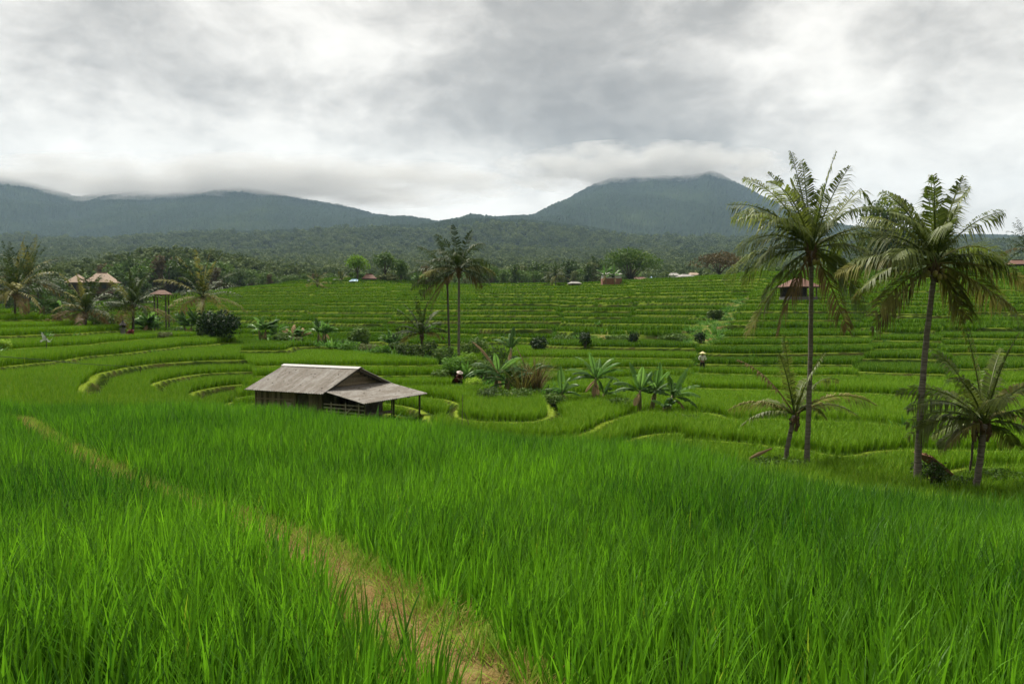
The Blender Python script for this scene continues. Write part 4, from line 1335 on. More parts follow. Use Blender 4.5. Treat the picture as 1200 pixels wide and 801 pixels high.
tree(at(419, 228), 'round bright green tree standing alone on the ridge', 7.6, 7.2, 'tree_bright', 301, 1600, 0.55, 0.3, True, nl=9)
tree(at(452, 236), 'tall uneven green tree right of the round bright tree', 9.0, 9.0, 'tree_mid', 302, 1800, 0.6, 0.25, True, nl=9)
tree(at(470, 240), 'lower olive tree right of the tall uneven tree', 6.6, 8.0, 'tree_mid', 303, 1300, 0.6, 0.2, nl=7)
tree(at(738, 250), 'great dome shaped dark tree behind the small white walled house', 13.0, 20.0, 'tree_mid', 304, 3600, 0.8, 0.2, True, nl=14)
tree(at(842, 232), 'wide brownish tree with thin foliage on the ridge left of the tall palm', 8.8, 17.0, 'tree_brown', 305, 1800, 0.7, 0.2, True, nl=12)
tree(at(1036, 213), 'huge feathery bamboo clump rising behind the palms at the field edge', 20.0, 25.0, 'tree_dark', 306, 7000, 0.8, 0.12, nl=12, name='bamboo_clump', cat='bamboo')
for (px_, d_, H_, W_, lb_, sd_) in ((84, 190, 5.0, 6.0, 'bushy tree left of the tan roofed houses', 321), (103, 185, 4.2, 5.0, 'low bushy tree in front of the tan roofed houses', 322), (139, 192, 6.0, 6.0, 'bushy tree right of the two storey house', 323), (168, 200, 6.5, 7.0, 'leafy tree left of the thin post shelter', 324), (46, 195, 7.0, 8.0, 'dark leafy tree behind the leftmost palms', 325), (8, 200, 8.0, 9.0, 'dark leafy tree at the far left behind the broad palm', 326)):
    tree(at(px_, d_), lb_, H_, W_, 'tree_mid' if sd_ % 2 else 'tree_dark', sd_, 1100, 0.55, 0.12, nl=7, group='trees around the houses')
tree(at(500, 232), 'brown leaved tree behind the pair of slim palms', 6.5, 8.0, 'tree_brown', 307, 1000, 0.6, 0.2, nl=6)

TOP = np.array([(-40, 310), (0, 312), (60, 318), (110, 312), (150, 300), (200, 296), (250, 300), (290, 312), (340, 319), (400, 321), (480, 322), (540, 318), (570, 307), (600, 305), (640, 307), (680, 305), (700, 302), (760, 316), (800, 324), (860, 320), (920, 316), (1000, 318), (1080, 318), (1150, 314), (1240, 304)], float)
# five kinds of roadside tree, each copied along the ridge
KINDS = []
for i, (mt, W, base, dome, lab) in enumerate((
        ('tree_dark', 0.75, 0.25, False, 'dark evergreen tree in the long wood behind the far terraces'),
        ('tree_mid', 0.95, 0.2, True, 'mid green rounded tree in the long wood behind the far terraces'),
        ('tree_grey', 0.85, 0.22, False, 'grey green loose tree in the long wood behind the far terraces'),
        ('tree_dark', 1.05, 0.2, True, 'dark spreading tree in the long wood behind the far terraces'),
        ('tree_brown', 0.8, 0.25, False, 'brownish thin tree in the long wood behind the far terraces'))):
    KINDS.append((mt, W, base, dome, lab))
rr = random.Random(77)
protos = [None] * 5
px = -30.0
row = 0
spots = []
for row, (d0, step) in enumerate(((272, 17), (305, 16), (345, 15))):
    px = -30.0 + row * 6
    while px < 1230:
        spots.append((px + rr.uniform(-5, 5), d0 + rr.uniform(-14, 14), row))
        px += step * rr.uniform(0.75, 1.25)
for (px, d, row) in spots:
    if 755 < px < 812 and row < 2 or 108 < px < 135 and row == 0:
        continue
    k = rr.choice([0, 1, 2, 3, 0, 2, 1] if 540 < px < 700 else [0, 1, 3, 0, 3, 1, 4])
    b = at(px, d)
    if px < 300 and row == 2:
        d += 60
        b = at(px, d)
    top = zpix(np.interp(px, TOP[:, 0], TOP[:, 1]) + rr.uniform(-2, 9) + (2 - row) * 2, d)
    H = max(3.5, min(22, top - b.z))
    mt, W, base, dome, lab = KINDS[k]
    if protos[k] is None:
        o = protos[k] = tree(b, lab, 10, 10 * W, mt, 400 + k, 900, 0.75, base, dome, 'trees of the wood behind the far terraces')
    else:
        o = copy_tree(protos[k])
        o.location = b
    o.rotation_euler.z = rr.uniform(0, 6.28)
    o.scale = (H / 10 * rr.uniform(0.85, 1.2),) * 2 + (H / 10,)


def bush(loc, label, W, H, mat, seed, n=900, leaf=0.22, group=None, name='shrub', cat='shrub', D=None, stems=5, bark='bark', flat=0.55):
    rr = random.Random(seed)
    root = empty(name, loc)
    tag(root, label, cat, group)
    lobes = [(0, 0, H * 0.48, W * 0.40, (D or W) * 0.40, H * 0.44)]
    for i in range(6):
        a = rr.uniform(0, 2 * PI)
        lobes.append((math.cos(a) * W * 0.27, math.sin(a) * (D or W) * 0.27, H * rr.uniform(0.3, 0.72), W * rr.uniform(.16, .24), (D or W) * rr.uniform(.16, .24), H * rr.uniform(.2, .28)))
    m = MB()
    for l in lobes[:stems + 1]:
        m.tube([(l[0] * 0.15, l[1] * 0.15, -0.1), (l[0] * 0.6, l[1] * 0.6, l[2] * 0.5), (l[0], l[1], l[2])], [0.05, 0.035, 0.015], 5)
    m.build('stem', bark, root)
    m = MB()
    crown_mesh(m, lobes, n, leaf, seed, 0.45, flat)
    m.build('foliage', mat, root)
    return root


bush(at(258, 86), 'large nearly black bush on the terrace edge left of the hut', 5.4, 4.0, 'bush_dark', 601, 2600, 0.34)
bush(at(632, 82), 'largest glossy dark shrub on the grassy bank, leftmost of four', 2.3, 2.1, 'bush_dark', 602, 900, 0.24, 'dark shrubs on the grassy bank')
bush(at(685, 82), 'second dark shrub from the left on the grassy bank', 1.7, 1.7, 'bush_dark', 603, 700, 0.22, 'dark shrubs on the grassy bank')
bush(at(743, 83), 'narrow dark shrub on the grassy bank, third of four', 1.4, 1.75, 'bush_dark', 604, 600, 0.2, 'dark shrubs on the grassy bank')
bush(at(820, 84), 'dark shrub on the grassy bank beside the gully, above the farmer', 1.5, 1.5, 'bush_dark', 605, 600, 0.2, 'dark shrubs on the grassy bank')
bush(at(421, 92), 'shrub clump of long pale leaves behind the hut ridge', 3.2, 3.1, 'tree_mid', 606, 1100, 0.4)
for i, (px, d, W, H, mt, lab) in enumerate((
        (396, 86, 3.0, 1.5, 'tree_mid', 'low leafy shrub behind the hut ridge at the field border'),
        (430, 82, 3.4, 1.2, 'tree_grey', 'low grey green shrub right of the hut ridge at the field border'),
        (462, 80, 2.4, 1.3, 'tree_dark', 'low dark shrub at the border before the short bushy palm'),
        (500, 70, 2.6, 2.0, 'tree_dark', 'dark tangled shrub at the foot of the short bushy palm'),
        (520, 66, 2.4, 1.7, 'tree_mid', 'leafy green shrub at the foot of the back slim palm'),
        (548, 64, 2.8, 1.9, 'tree_bright', 'lush light green shrub at the foot of the front slim palm'),
        (555, 74, 3.2, 2.2, 'tree_mid', 'tall leafy shrub behind the front slim palm'),
        (555, 57, 1.7, 1.1, 'bush_lime', 'lime green broad leaved shrub left of the tangled banana clump'),
        (517, 60, 2.0, 1.2, 'tree_mid', 'rounded green shrub at the paddy corner below the slim palms'),
        (620, 52, 2.6, 0.9, 'tree_mid', 'low green shrub at the foot of the brown grass tuft'),
        (645, 50, 2.4, 0.7, 'tree_mid', 'low leafy mound left of the small banana plant'),
        (730, 50, 2.2, 0.8, 'tree_mid', 'low green shrub right of the slim stemmed banana'),
        (800, 45, 2.4, 0.6, 'tree_mid', 'low shrub mound right of the banana clump'),
        (905, 32, 1.5, 0.9, 'tree_mid', 'leafy shrub at the foot of the young thin palm'),
        (935, 31, 1.2, 0.7, 'tree_mid', 'small leafy shrub between the two left palm trunks'),
        (1090, 30.5, 1.5, 1.0, 'tree_dark', 'dark shrub at the foot of the leaning palm'),
        (1180, 31, 3.0, 0.8, 'tree_mid', 'low shrub mound right of the stocky young palm'),
        (1120, 30, 2.0, 0.8, 'tree_dark', 'low dark shrub between the leaning palm and the stocky palm'),
        (330, 86, 2.4, 1.6, 'tree_mid', 'leafy shrub between the tall pale banana and the brownish banana'),
        (408, 80, 2.6, 1.5, 'herb_bush', 'bright leafy shrub directly above the hut ridge'),
        (446, 74, 2.4, 1.3, 'herb_bush', 'bright leafy shrub right of the hut ridge'),
        (478, 72, 2.6, 1.7, 'tree_dark', 'dark leafy shrub left of the short bushy palm foot'),
        (532, 61, 2.6, 1.6, 'herb_bush', 'bright broad leaved shrub just above the crouching person'),
        (570, 60, 2.8, 2.2, 'tree_mid', 'tall leafy shrub behind the tangled banana clump'),
        (582, 66, 3.2, 2.4, 'tree_mid', 'high green shrub between the slim palms and the largest dark shrub'),
        (608, 62, 2.8, 1.8, 'herb_bush', 'bright shrub behind the brown grass tuft'),
        (575, 50, 2.2, 1.2, 'tree_dark', 'dark shrub at the foot of the tangled banana clump'),
        (605, 50, 2.4, 1.1, 'tree_mid', 'leafy shrub in front of the brown grass tuft'),
        (120, 92, 4.0, 2.2, 'tree_dark', 'dark hedge like shrub between the brown sheathed palm and the shrine'),
        (60, 96, 5.5, 3.0, 'tree_dark', 'dark shrub under the leftmost palms'),
        (205, 97, 3.4, 1.6, 'tree_mid', 'green shrub left of the large dark bush'),
        (238, 92, 2.6, 2.4, 'tree_mid', 'leafy shrub under the palm with pale arching fronds'),
        (345, 88, 2.0, 1.0, 'tree_grey', 'low shrub at the foot of the brownish banana plant'),
        (3, 58, 1.6, 0.9, 'bush_lime', 'yellowish plant at the far left end of the terrace bund'),
        (660, 92, 3.4, 1.1, 'tree_mid', 'low green shrub on the bank between the first and second dark shrubs'),
        (725, 90, 4.0, 1.2, 'tree_mid', 'wide low shrub at the top of the grassy bank'),
        (790, 88, 4.2, 1.3, 'tree_mid', 'wide low shrub on the bank left of the gully'),
        (838, 110, 3.0, 1.6, 'tree_dark', 'dark green shrub in the upper gully'),
        (420, 236, 6.0, 2.2, 'tree_mid', 'shrub in front of the round bright tree'),
        (455, 232, 8.0, 2.6, 'tree_grey', 'wide grey green shrub below the tall uneven tree'),
        (960, 222, 9.0, 2.6, 'tree_mid', 'hedge like shrub on the ridge behind the red roofed pavilion'),
        (900, 225, 8.0, 2.4, 'tree_mid', 'green shrub on the ridge right of the wide brownish tree'),
        (1150, 224, 9.0, 2.6, 'tree_dark', 'dark shrub on the ridge left of the brown roof'))):
    sc = max(0.13, d / 300)
    bush(at(px, d), lab, W, H, mt, 620 + i, int(900 if W > 2 else 600), sc, 'low shrubs around the fields')
bush(at(152.5, 80), 'dark red leaved plant right beside the stone shrine', 0.9, 1.2, 'bush_red', 690, 420, 0.2)
bush(at(192, 84), 'white flowering low plant in a row before the dark bush', 2.4, 0.8, 'tree_grey', 691, 500, 0.2)


def fountain(loc, label, n, H, mat, seed, name='dry_grass', cat='grass tuft'):
    """a single tuft of long arching blades"""
    random.seed(seed)
    vs, fs, rs = [], [], []
    for i in range(n):
        a = random.uniform(0, 2 * PI)
        blade(vs, fs, rs, (math.cos(a) * 0.15, math.sin(a) * 0.15, -0.05), a, H * random.uniform(0.6, 1.1), random.uniform(0.05, 0.6), random.uniform(0.4, 1.7), 0.045, 6, random.random())
    m = MB()
    m.v, m.f, m.r = vs, fs, rs
    o = m.build(name, mat)
    o.location = loc
    return tag(o, label, cat)


fountain(at(627, 54), 'fountain like tuft of dry brown grass beside the tangled banana clump', 240, 3.4, 'palm_brown', 71, 'grass_tuft')
fountain(at(612, 53), 'smaller pale dry grass tuft between banana clump and brown tuft', 110, 3.0, 'palm_yellow', 72, 'grass_tuft')

# ------------------------------------------------------------------ the field hut


def corr_sheet(m, p0, p1, q0, q1, per=0.18, amp=0.022, thick=0.03, nu=None, nv=6, sag=0.0):
    """corrugated sheet between edge p0-p1 (top) and q0-q1 (bottom); waves run across"""
    p0, p1, q0, q1 = map(Vector, (p0, p1, q0, q1))
    L = (p1 - p0).length
    nu = nu or int(L / per * 6)
    N = (p1 - p0).cross(q0 - p0).normalized()
    if N.z < 0:
        N = -N
    vs, fs = [], []
    for lay in (0, 1):
        for j in range(nv + 1):
            t = j / nv
            for i in range(nu + 1):
                s = i / nu
                p = p0.lerp(p1, s).lerp(q0.lerp(q1, s), t)
                h = amp * math.sin(2 * PI * s * L / per) - lay * thick - sag * math.sin(PI * s) * math.sin(PI * t)
                step = 0.014 * (1 - ((t * 2.999) % 1))
                vs.append(p + N * (h + step))
    M = (nu + 1) * (nv + 1)
    for j in range(nv):
        for i in range(nu):
            a = j * (nu + 1) + i
            fs.append((a, a + 1, a + nu + 2, a + nu + 1))
            fs.append((M + a, M + a + nu + 1, M + a + nu + 2, M + a + 1))
    for j in range(nv):
        for e in (0, nu):
            a, b = j * (nu + 1) + e, (j + 1) * (nu + 1) + e
            fs.append((a, b, M + b, M + a))
    for i in range(nu):
        for e in (0, nv):
            a = e * (nu + 1) + i
            fs.append((a, M + a, M + a + 1, a + 1))
    m.add(vs, fs)


def plank_wall(m, a, b, z0, z1, th=0.035, w=0.2, gap=0.008, seed=1, top=None):
    """upright boards from a to b; top(t) may give their upper ends"""
    rr = random.Random(seed)
    a, b = Vector(a), Vector(b)
    L = (b - a).length
    n = max(1, int(L / w))
    rz = math.atan2(b.y - a.y, b.x - a.x)
    for i in range(n):
        t = (i + 0.5) / n
        zt = (top(t) if top else z1) - rr.random() * 0.03
        zb = z0 + rr.random() * 0.03
        c = a.lerp(b, t)
        m.box((c.x + rr.uniform(-.004, .004), c.y + rr.uniform(-.004, .004), (zt + zb) / 2), (L / n - gap, th, zt - zb), rz + rr.uniform(-.02, .02))


def build_hut():
    g = min(gz(HUT.x + HUT_U.x * s, HUT.y + HUT_U.y * s) for s in (-2, 1, 4))
    zref = zpix(430.5, 46.0)                        # ridge height over the eye line
    base = zref - 3.27
    g = base
    root = empty('field_hut', (HUT.x, HUT.y, g), math.atan2(HUT_U.y, HUT_U.x))
    tag(root, 'weathered wooden field hut with grey sheet roof and open porch', 'hut')
    L, hw, zr, ze = 5.75, 3.3, 3.27, 2.04
    B = -0.9                                        # foot of walls and posts, into the soil

    def zroof(y):
        return zr + (ze - zr) * abs(y) / hw
    m = MB()
    corr_sheet(m, (0, 0, zr), (L, 0, zr), (-0.05, hw, ze), (L, hw, ze), sag=0.03)
    corr_sheet(m, (0, 0, zr), (L, 0, zr), (-0.05, -hw, ze), (L, -hw, ze), sag=0.03)
    roof = m.build('roof', 'roof_sheet', root)
    m = MB()
    for s in (1, -1):
        m.box((L / 2, s * 0.13, zr + 0.045 - 0.05), (L + 0.16, 0.30, 0.018), m=Matrix.Rotation(-s * math.atan((zr - ze) / hw), 3, 'X'))
    m.build('ridge_cap', 'ridge_sheet', roof)
    # walls
    x0, yw = 0.45, 2.75
    m = MB()
    plank_wall(m, (2.3, yw, 0), (L - 0.35, yw, 0), B, zroof(yw) - 0.05, seed=3)
    plank_wall(m, (x0, yw, 0), (1.4, yw, 0), B, zroof(yw) - 0.05, seed=4)
    plank_wall(m, (x0, -yw, 0), (L - 0.35, -yw, 0), B, zroof(yw) - 0.05, seed=5)
    plank_wall(m, (L - 0.4, -yw + .05, 0), (L - 0.4, yw - .05, 0), B, 2, seed=6, top=lambda t: zroof(-yw + 2 * yw * t) - 0.06)
    for x in (2.35, L - 0.4):
        m.box((x, yw + 0.03, (B + 2) / 2), (0.1, 0.1, 2.0 - B))
    m.bar((2.3, yw + 0.045, 1.55), (L - 0.4, yw + 0.045, 1.5), 0.05, 0.06)
    m.build('wall', 'plank', root)
    # gable end: lying boards above, boards and an opening below
    m = MB()
    z = 2.05
    k = 0
    while z < zr - 0.25:
        half = hw * (zr - z - 0.16) / (zr - ze) - 0.05
        half = min(half, yw + 0.3)
        m.box((x0 + 0.012 * (k % 2), 0, z), (0.03, half * 2, 0.13), m=Matrix.Rotation(random.uniform(-.012, .012), 3, 'X'))
        z += 0.14
        k += 1
    m.build('gable', 'plank', root)
    m = MB()
    plank_wall(m, (x0 + .02, yw - .1, 0), (x0 + .02, 1.3, 0), B, 1.98, seed=8)
    plank_wall(m, (x0 + .02, -0.9, 0), (x0 + .02, -yw + .1, 0), B, 1.98, seed=9)
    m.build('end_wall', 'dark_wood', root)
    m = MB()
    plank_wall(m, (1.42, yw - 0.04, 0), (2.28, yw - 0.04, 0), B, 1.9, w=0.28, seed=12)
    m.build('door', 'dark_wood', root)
    m = MB()
    plank_wall(m, (2.62, yw + 0.075, 0), (3.0, yw + 0.075, 0), 0.0, 1.4, w=0.4, seed=13)
    m.build('patch_board', 'plank_pale', root)
    # barge boards and purlin ends
    for s in (1, -1):
        m = MB()
        m.bar((0.08, s * 0.05, zr - 0.13), (0.08, s * (hw - 0.1), ze - 0.08), 0.04, 0.11)
        m.build('barge_board', 'dark_wood', root)
    m = MB()
    m.bar((-0.02, 0, zr - 0.16), (0.6, 0, zr - 0.16), 0.1, 0.12)
    m.build('ridge_beam', 'dark_wood', root)
    # porch roof
    pt, po, pu, pw = 2.22, 1.64, -2.7, 2.95
    m = MB()
    corr_sheet(m, (0.42, -pw, pt), (0.42, pw, pt), (pu, -pw, po), (pu, pw + 0.1, po), nv=5)
    m.build('porch_roof', 'roof_sheet', root)
    m = MB()
    m.bar((pu + 0.3, -pw + 0.05, po - 0.02), (pu + 0.3, pw - 0.05, po - 0.02), 0.08, 0.09)
    for y in (-2.4, -1.2, 0, 1.2, 2.4):
        m.bar((0.4, y, pt - 0.12), (pu + 0.1, y, po - 0.1 + 0.02), 0.06, 0.07)
    m.build('porch_frame', 'dark_wood', root)
    for (x, y, w) in ((pu + 0.3, 2.6, 0.13), (pu + 0.3, 0.2, 0.09), (pu + 0.3, -2.55, 0.12), (-0.5, -2.6, 0.11), (-0.4, 2.62, 0.12)):
        m = MB()
        top = po + (pt - po) * (x - pu) / (0.42 - pu) - 0.12
        m.tube([(x, y, B), (x + 0.02, y, (B + top) / 2), (x, y, top)], [w / 2 * 1.1, w / 2, w / 2], 7)
        m.build('post', 'dark_wood', root)
    # slatted pen on the near side of the porch
    m = MB()
    for i in range(9):
        z = -0.1 + i * 0.19
        m.bar((0.4, 2.66 + 0.01 * (i % 2), z), (-2.35, 2.66 + 0.01 * (i % 2), z - 0.04 + 0.02 * (i % 3)), 0.035, 0.06)
    for x in (-0.2, -1.2, -2.1):
        m.bar((x, 2.71, B), (x + 0.05, 2.71, 1.55), 0.05, 0.05)
    m.bar((0.1, 2.75, 0.0), (-1.6, 2.75, 1.3), 0.045, 0.05)
    m.build('slat_fence', 'plank_pale', root)
    m = MB()
    plank_wall(m, (pu + 0.3, 2.4, 0), (pu + 0.3, 0.5, 0), B, 0.5, w=0.3, seed=17)
    m.bar((pu + 0.26, 2.5, 0.95), (pu + 0.26, 0.3, 0.9), 0.08, 0.16)
    m.build('half_wall', 'dark_wood', root)
    return root


build_hut()

# ------------------------------------------------------------------ houses and shelters


def hip_roof(m, c, W, D, z0, z1, ridge=0.45, over=0.0, th=0.12):
    hx, hy, rx = W / 2 + over, D / 2 + over, W / 2 * ridge
    x, y = c
    vs = [(x - hx, y - hy, z0), (x + hx, y - hy, z0), (x + hx, y + hy, z0), (x - hx, y + hy, z0), (x - rx, y, z1), (x + rx, y, z1),
          (x - hx, y - hy, z0 - th), (x + hx, y - hy, z0 - th), (x + hx, y + hy, z0 - th), (x - hx, y + hy, z0 - th)]
    m.add(vs, [(0, 1, 5, 4), (1, 2, 5), (2, 3, 4, 5), (3, 0, 4), (0, 6, 7, 1), (1, 7, 8, 2), (2, 8, 9, 3), (3, 9, 6, 0), (6, 9, 8, 7)])


def house(px, d, label, W, D, floors, roof_h, wall, roofm, rz=0.0, ridge=0.45, over=0.6, z_eave=None, band=None, name='house', windows=2, group=None, sink=0.6, lower=None):
    b = at(px, d)
    root = empty(name, b, rz)
    tag(root, label, 'house', group)
    H = (zpix(z_eave, d) - b.z) if z_eave else floors * 2.8
    m = MB()
    m.box((0, 0, (H - sink) / 2), (W, D, H + sink))
    m.build('wall', wall, root)
    m = MB()
    hip_roof(m, (0, 0), W, D, H, H + roof_h, ridge, over)
    rf = m.build('roof', roofm, root)
    m = MB()
    m.bar((-W / 2 * ridge, 0, H + roof_h + 0.05), (W / 2 * ridge, 0, H + roof_h + 0.05), 0.28, 0.22)
    m.build('ridge_tile', roofm, rf)
    if band:
        m = MB()
        hip_roof(m, (0, 0), W + 0.4, D + 0.4, H * 0.5 - 0.2, H * 0.5 + 0.55, 0.9, 0.9)
        m.build('lower_roof', band, root)
    if lower:
        m = MB()
        m.box((0, 0, H * 0.28 - 0.3), (W + 0.16, D + 0.16, H * 0.55 + 0.6))
        m.build('lower_wall', lower, root)
        m = MB()
        m.box((W * 0.05, -D / 2 - 0.02, H * 0.76), (0.8, 0.1, 0.7))
        m.build('window', 'glass_dark', root)
    for f in range(floors):
        for i in range(windows):
            x = W * ((i + 0.5) / windows - 0.5) * 0.86
            zc = H * (f + 0.55) / floors
            m = MB()
            m.box((x, -D / 2 - 0.03, zc), (W / windows * 0.5, 0.1, H / floors * 0.45))
            w = m.build('window', 'brown_wall', root)
            m = MB()
            m.box((x, -D / 2 - 0.06, zc), (W / windows * 0.40, 0.1, H / floors * 0.36))
            m.build('pane', 'glass_dark', w)
    return root


house(121, 235, 'two storey house with large tan hip roof above the palms', 6.4, 5.5, 2, 2.9, 'brown_wall', 'tile_tan', 0.15, 0.42, 0.9, z_eave=331, band='tile_red', windows=2, group='houses behind the palms')
house(93, 232, 'smaller house with pointed tan roof left of the two storey house', 3.6, 3.6, 2, 2.4, 'brown_wall', 'tile_tan', -0.2, 0.05, 0.8, z_eave=331, windows=1, group='houses behind the palms')
house(99, 96, 'low hut with grey brown roof peeping over the rice below the brown sheathed palm', 1.7, 1.8, 1, 0.7, 'brown_wall', 'brown_wall', 0.1, 0.6, 0.3, z_eave=378, windows=0)
house(433, 226, 'little house with red brown roof under the round bright tree', 3.4, 3.2, 1, 1.3, 'brown_wall', 'tile_red', 0.2, 0.5, 0.4, z_eave=326.5, windows=1)
house(416, 222, 'small house with light blue sheet roof beside the round bright tree', 2.2, 2.4, 1, 0.5, 'white_wall', 'sheet_blue', 0.1, 0.7, 0.3, z_eave=329.5, windows=1)
house(716, 208, 'small house with white upper wall and rust red lower wall behind a banana clump', 4.8, 4.0, 1, 0.5, 'white_wall', 'tile_grey', 0.0, 0.8, 0.25, z_eave=321.5, windows=0, lower='brick')
house(673, 214, 'tiny field shed with grey roof on the ridge left of the white walled house', 2.5, 2.2, 1, 0.5, 'brown_wall', 'tile_grey', 0.35, 0.7, 0.3, z_eave=332, windows=1)
for (px, d, W, ze, roofm, wall, lab) in ((748, 330, 7, 326, 'tile_red', 'brown_wall', 'village house with brown roof nearest the white walled house'), (765, 345, 4, 325.5, 'sheet_blue', 'white_wall', 'village house with pale blue roof in the gap of the wood'), (778, 350, 4, 326, 'tile_red', 'white_wall', 'village house with white wall and red roof in the gap of the wood'),
                                         (789, 360, 4, 321, 'tile_grey', 'white_wall', 'whitish village house highest in the gap of the wood'), (803, 352, 6, 322.5, 'tile_grey', 'white_wall', 'long pale grey roofed village house left of the wide brownish tree'), (812, 370, 5, 320.5, 'tile_tan', 'white_wall', 'tan roofed village house left of the wide brownish tree')):
    house(px, d, lab, W, 4.5, 1, 1.2, wall, roofm, random.uniform(-.4, .4), 0.6, 0.5, z_eave=ze + 1.8, windows=2, group='village houses in the gap of the wood')
house(1190, 214, 'brown roofed house at the right end of the ridge', 5.0, 4.5, 1, 1.2, 'brown_wall', 'tile_red', -0.1, 0.55, 0.6, z_eave=310, windows=2)


def pavilion(px, d, label, W, D, post_h, roof_h, roofm, py_eave, px_posts=0.42, back=True):
    b = at(px, d)
    root = empty('pavilion', b, 0.12)
    tag(root, label, 'pavilion')
    H = zpix(py_eave, d) - b.z
    m = MB()
    hip_roof(m, (0, 0), W, D, H, H + roof_h, 0.3, 0.15, 0.1)
    m.build('roof', roofm, root)
    for sx in (-1, 1):
        for sy in (-1, 1):
            m = MB()
            m.box((sx * W * px_posts, sy * D * 0.38, H / 2 - 0.1), (0.18, 0.18, H + 0.2))
            m.build('post', 'plank' if back else 'dark_wood', root)
    if back:
        m = MB()
        m.box((0, D * 0.36, H * 0.5 - 0.1), (W * 0.8, 0.12, H + 0.1))
        m.build('wall', 'dark_wood', root)
        m = MB()
        m.box((0, 0, 0.2), (W * 0.9, D * 0.85, 0.5))
        m.build('platform', 'stone', root)
    return root


pavilion(935, 132, 'open pavilion with red tiled roof on the slope behind the tall palm', 5.4, 4.4, 2.2, 1.4, 'tile_red', 336)
pavilion(190, 125, 'open shelter with rusty roof on thin posts left of the pale frond palm', 2.8, 2.0, 4, 0.7, 'tile_red', 345, 0.3, False)


def shrine():
    b = at(144, 81)
    root = empty('shrine', b)
    tag(root, 'small dark stone shrine with black thatched top beside a red leaved plant', 'shrine')
    m = MB()
    m.box((0, 0, 0.12), (0.62, 0.62, 0.44))
    m.box((0, 0, 0.40), (0.50, 0.50, 0.14))
    m.box((0, 0, 0.75), (0.32, 0.32, 0.58))
    m.box((0, 0, 1.08), (0.52, 0.52, 0.09))
    m.build('plinth', 'stone', root)
    m = MB()
    for sx in (-1, 1):
        for sy in (-1, 1):
            m.box((sx * 0.17, sy * 0.17, 1.27), (0.05, 0.05, 0.3))
    m.box((0, 0.12, 1.27), (0.3, 0.04, 0.3))
    m.build('niche', 'dark_wood', root)
    m = MB()
    m.lathe([(0.40, 1.40), (0.36, 1.47), (0.20, 1.66), (0.06, 1.86), (0.03, 1.98), (0.01, 2.02)], 8)
    m.build('roof', 'thatch_black', root)


shrine()

# ------------------------------------------------------------------ people


def skin_body(name, joints, edges, mat, parent, root_i=0):
    me = bpy.data.meshes.new(name)
    me.from_pydata([j[:3] for j in joints], edges, [])
    me.materials.append(MATS[mat])
    o = link(bpy.data.objects.new(name, me), parent)
    md = o.modifiers.new('skin', 'SKIN')
    md.use_smooth_shade = True
    if not me.skin_vertices:
        bm_ = None
    for i, j in enumerate(joints):
        sv = me.skin_vertices[0].data[i]
        r = j[3]
        sv.radius = r if isinstance(r, tuple) else (r, r)
        sv.use_root = (i == root_i)
    sb = o.modifiers.new('smooth', 'SUBSURF')
    sb.levels = sb.render_levels = 1
    return o


def ensure_skin(o):
    pass


def make_skin(name, joints, edges, mat, parent, root_i=0):
    import bmesh
    bm = bmesh.new()
    lay = bm.verts.layers.skin.verify()
    vs = []
    for i, j in enumerate(joints):
        v = bm.verts.new(j[:3])
        r = j[3]
        v[lay].radius = r if isinstance(r, tuple) else (r, r)
        v[lay].use_root = (i == root_i)
        vs.append(v)
    for a, b in edges:
        bm.edges.new((vs[a], vs[b]))
    me = bpy.data.meshes.new(name)
    bm.to_mesh(me)
    bm.free()
    me.materials.append(MATS[mat])
    o = link(bpy.data.objects.new(name, me), parent)
    md = o.modifiers.new('skin', 'SKIN')
    md.use_smooth_shade = True
    sb = o.modifiers.new('smooth', 'SUBSURF')
    sb.levels = sb.render_levels = 1
    return o


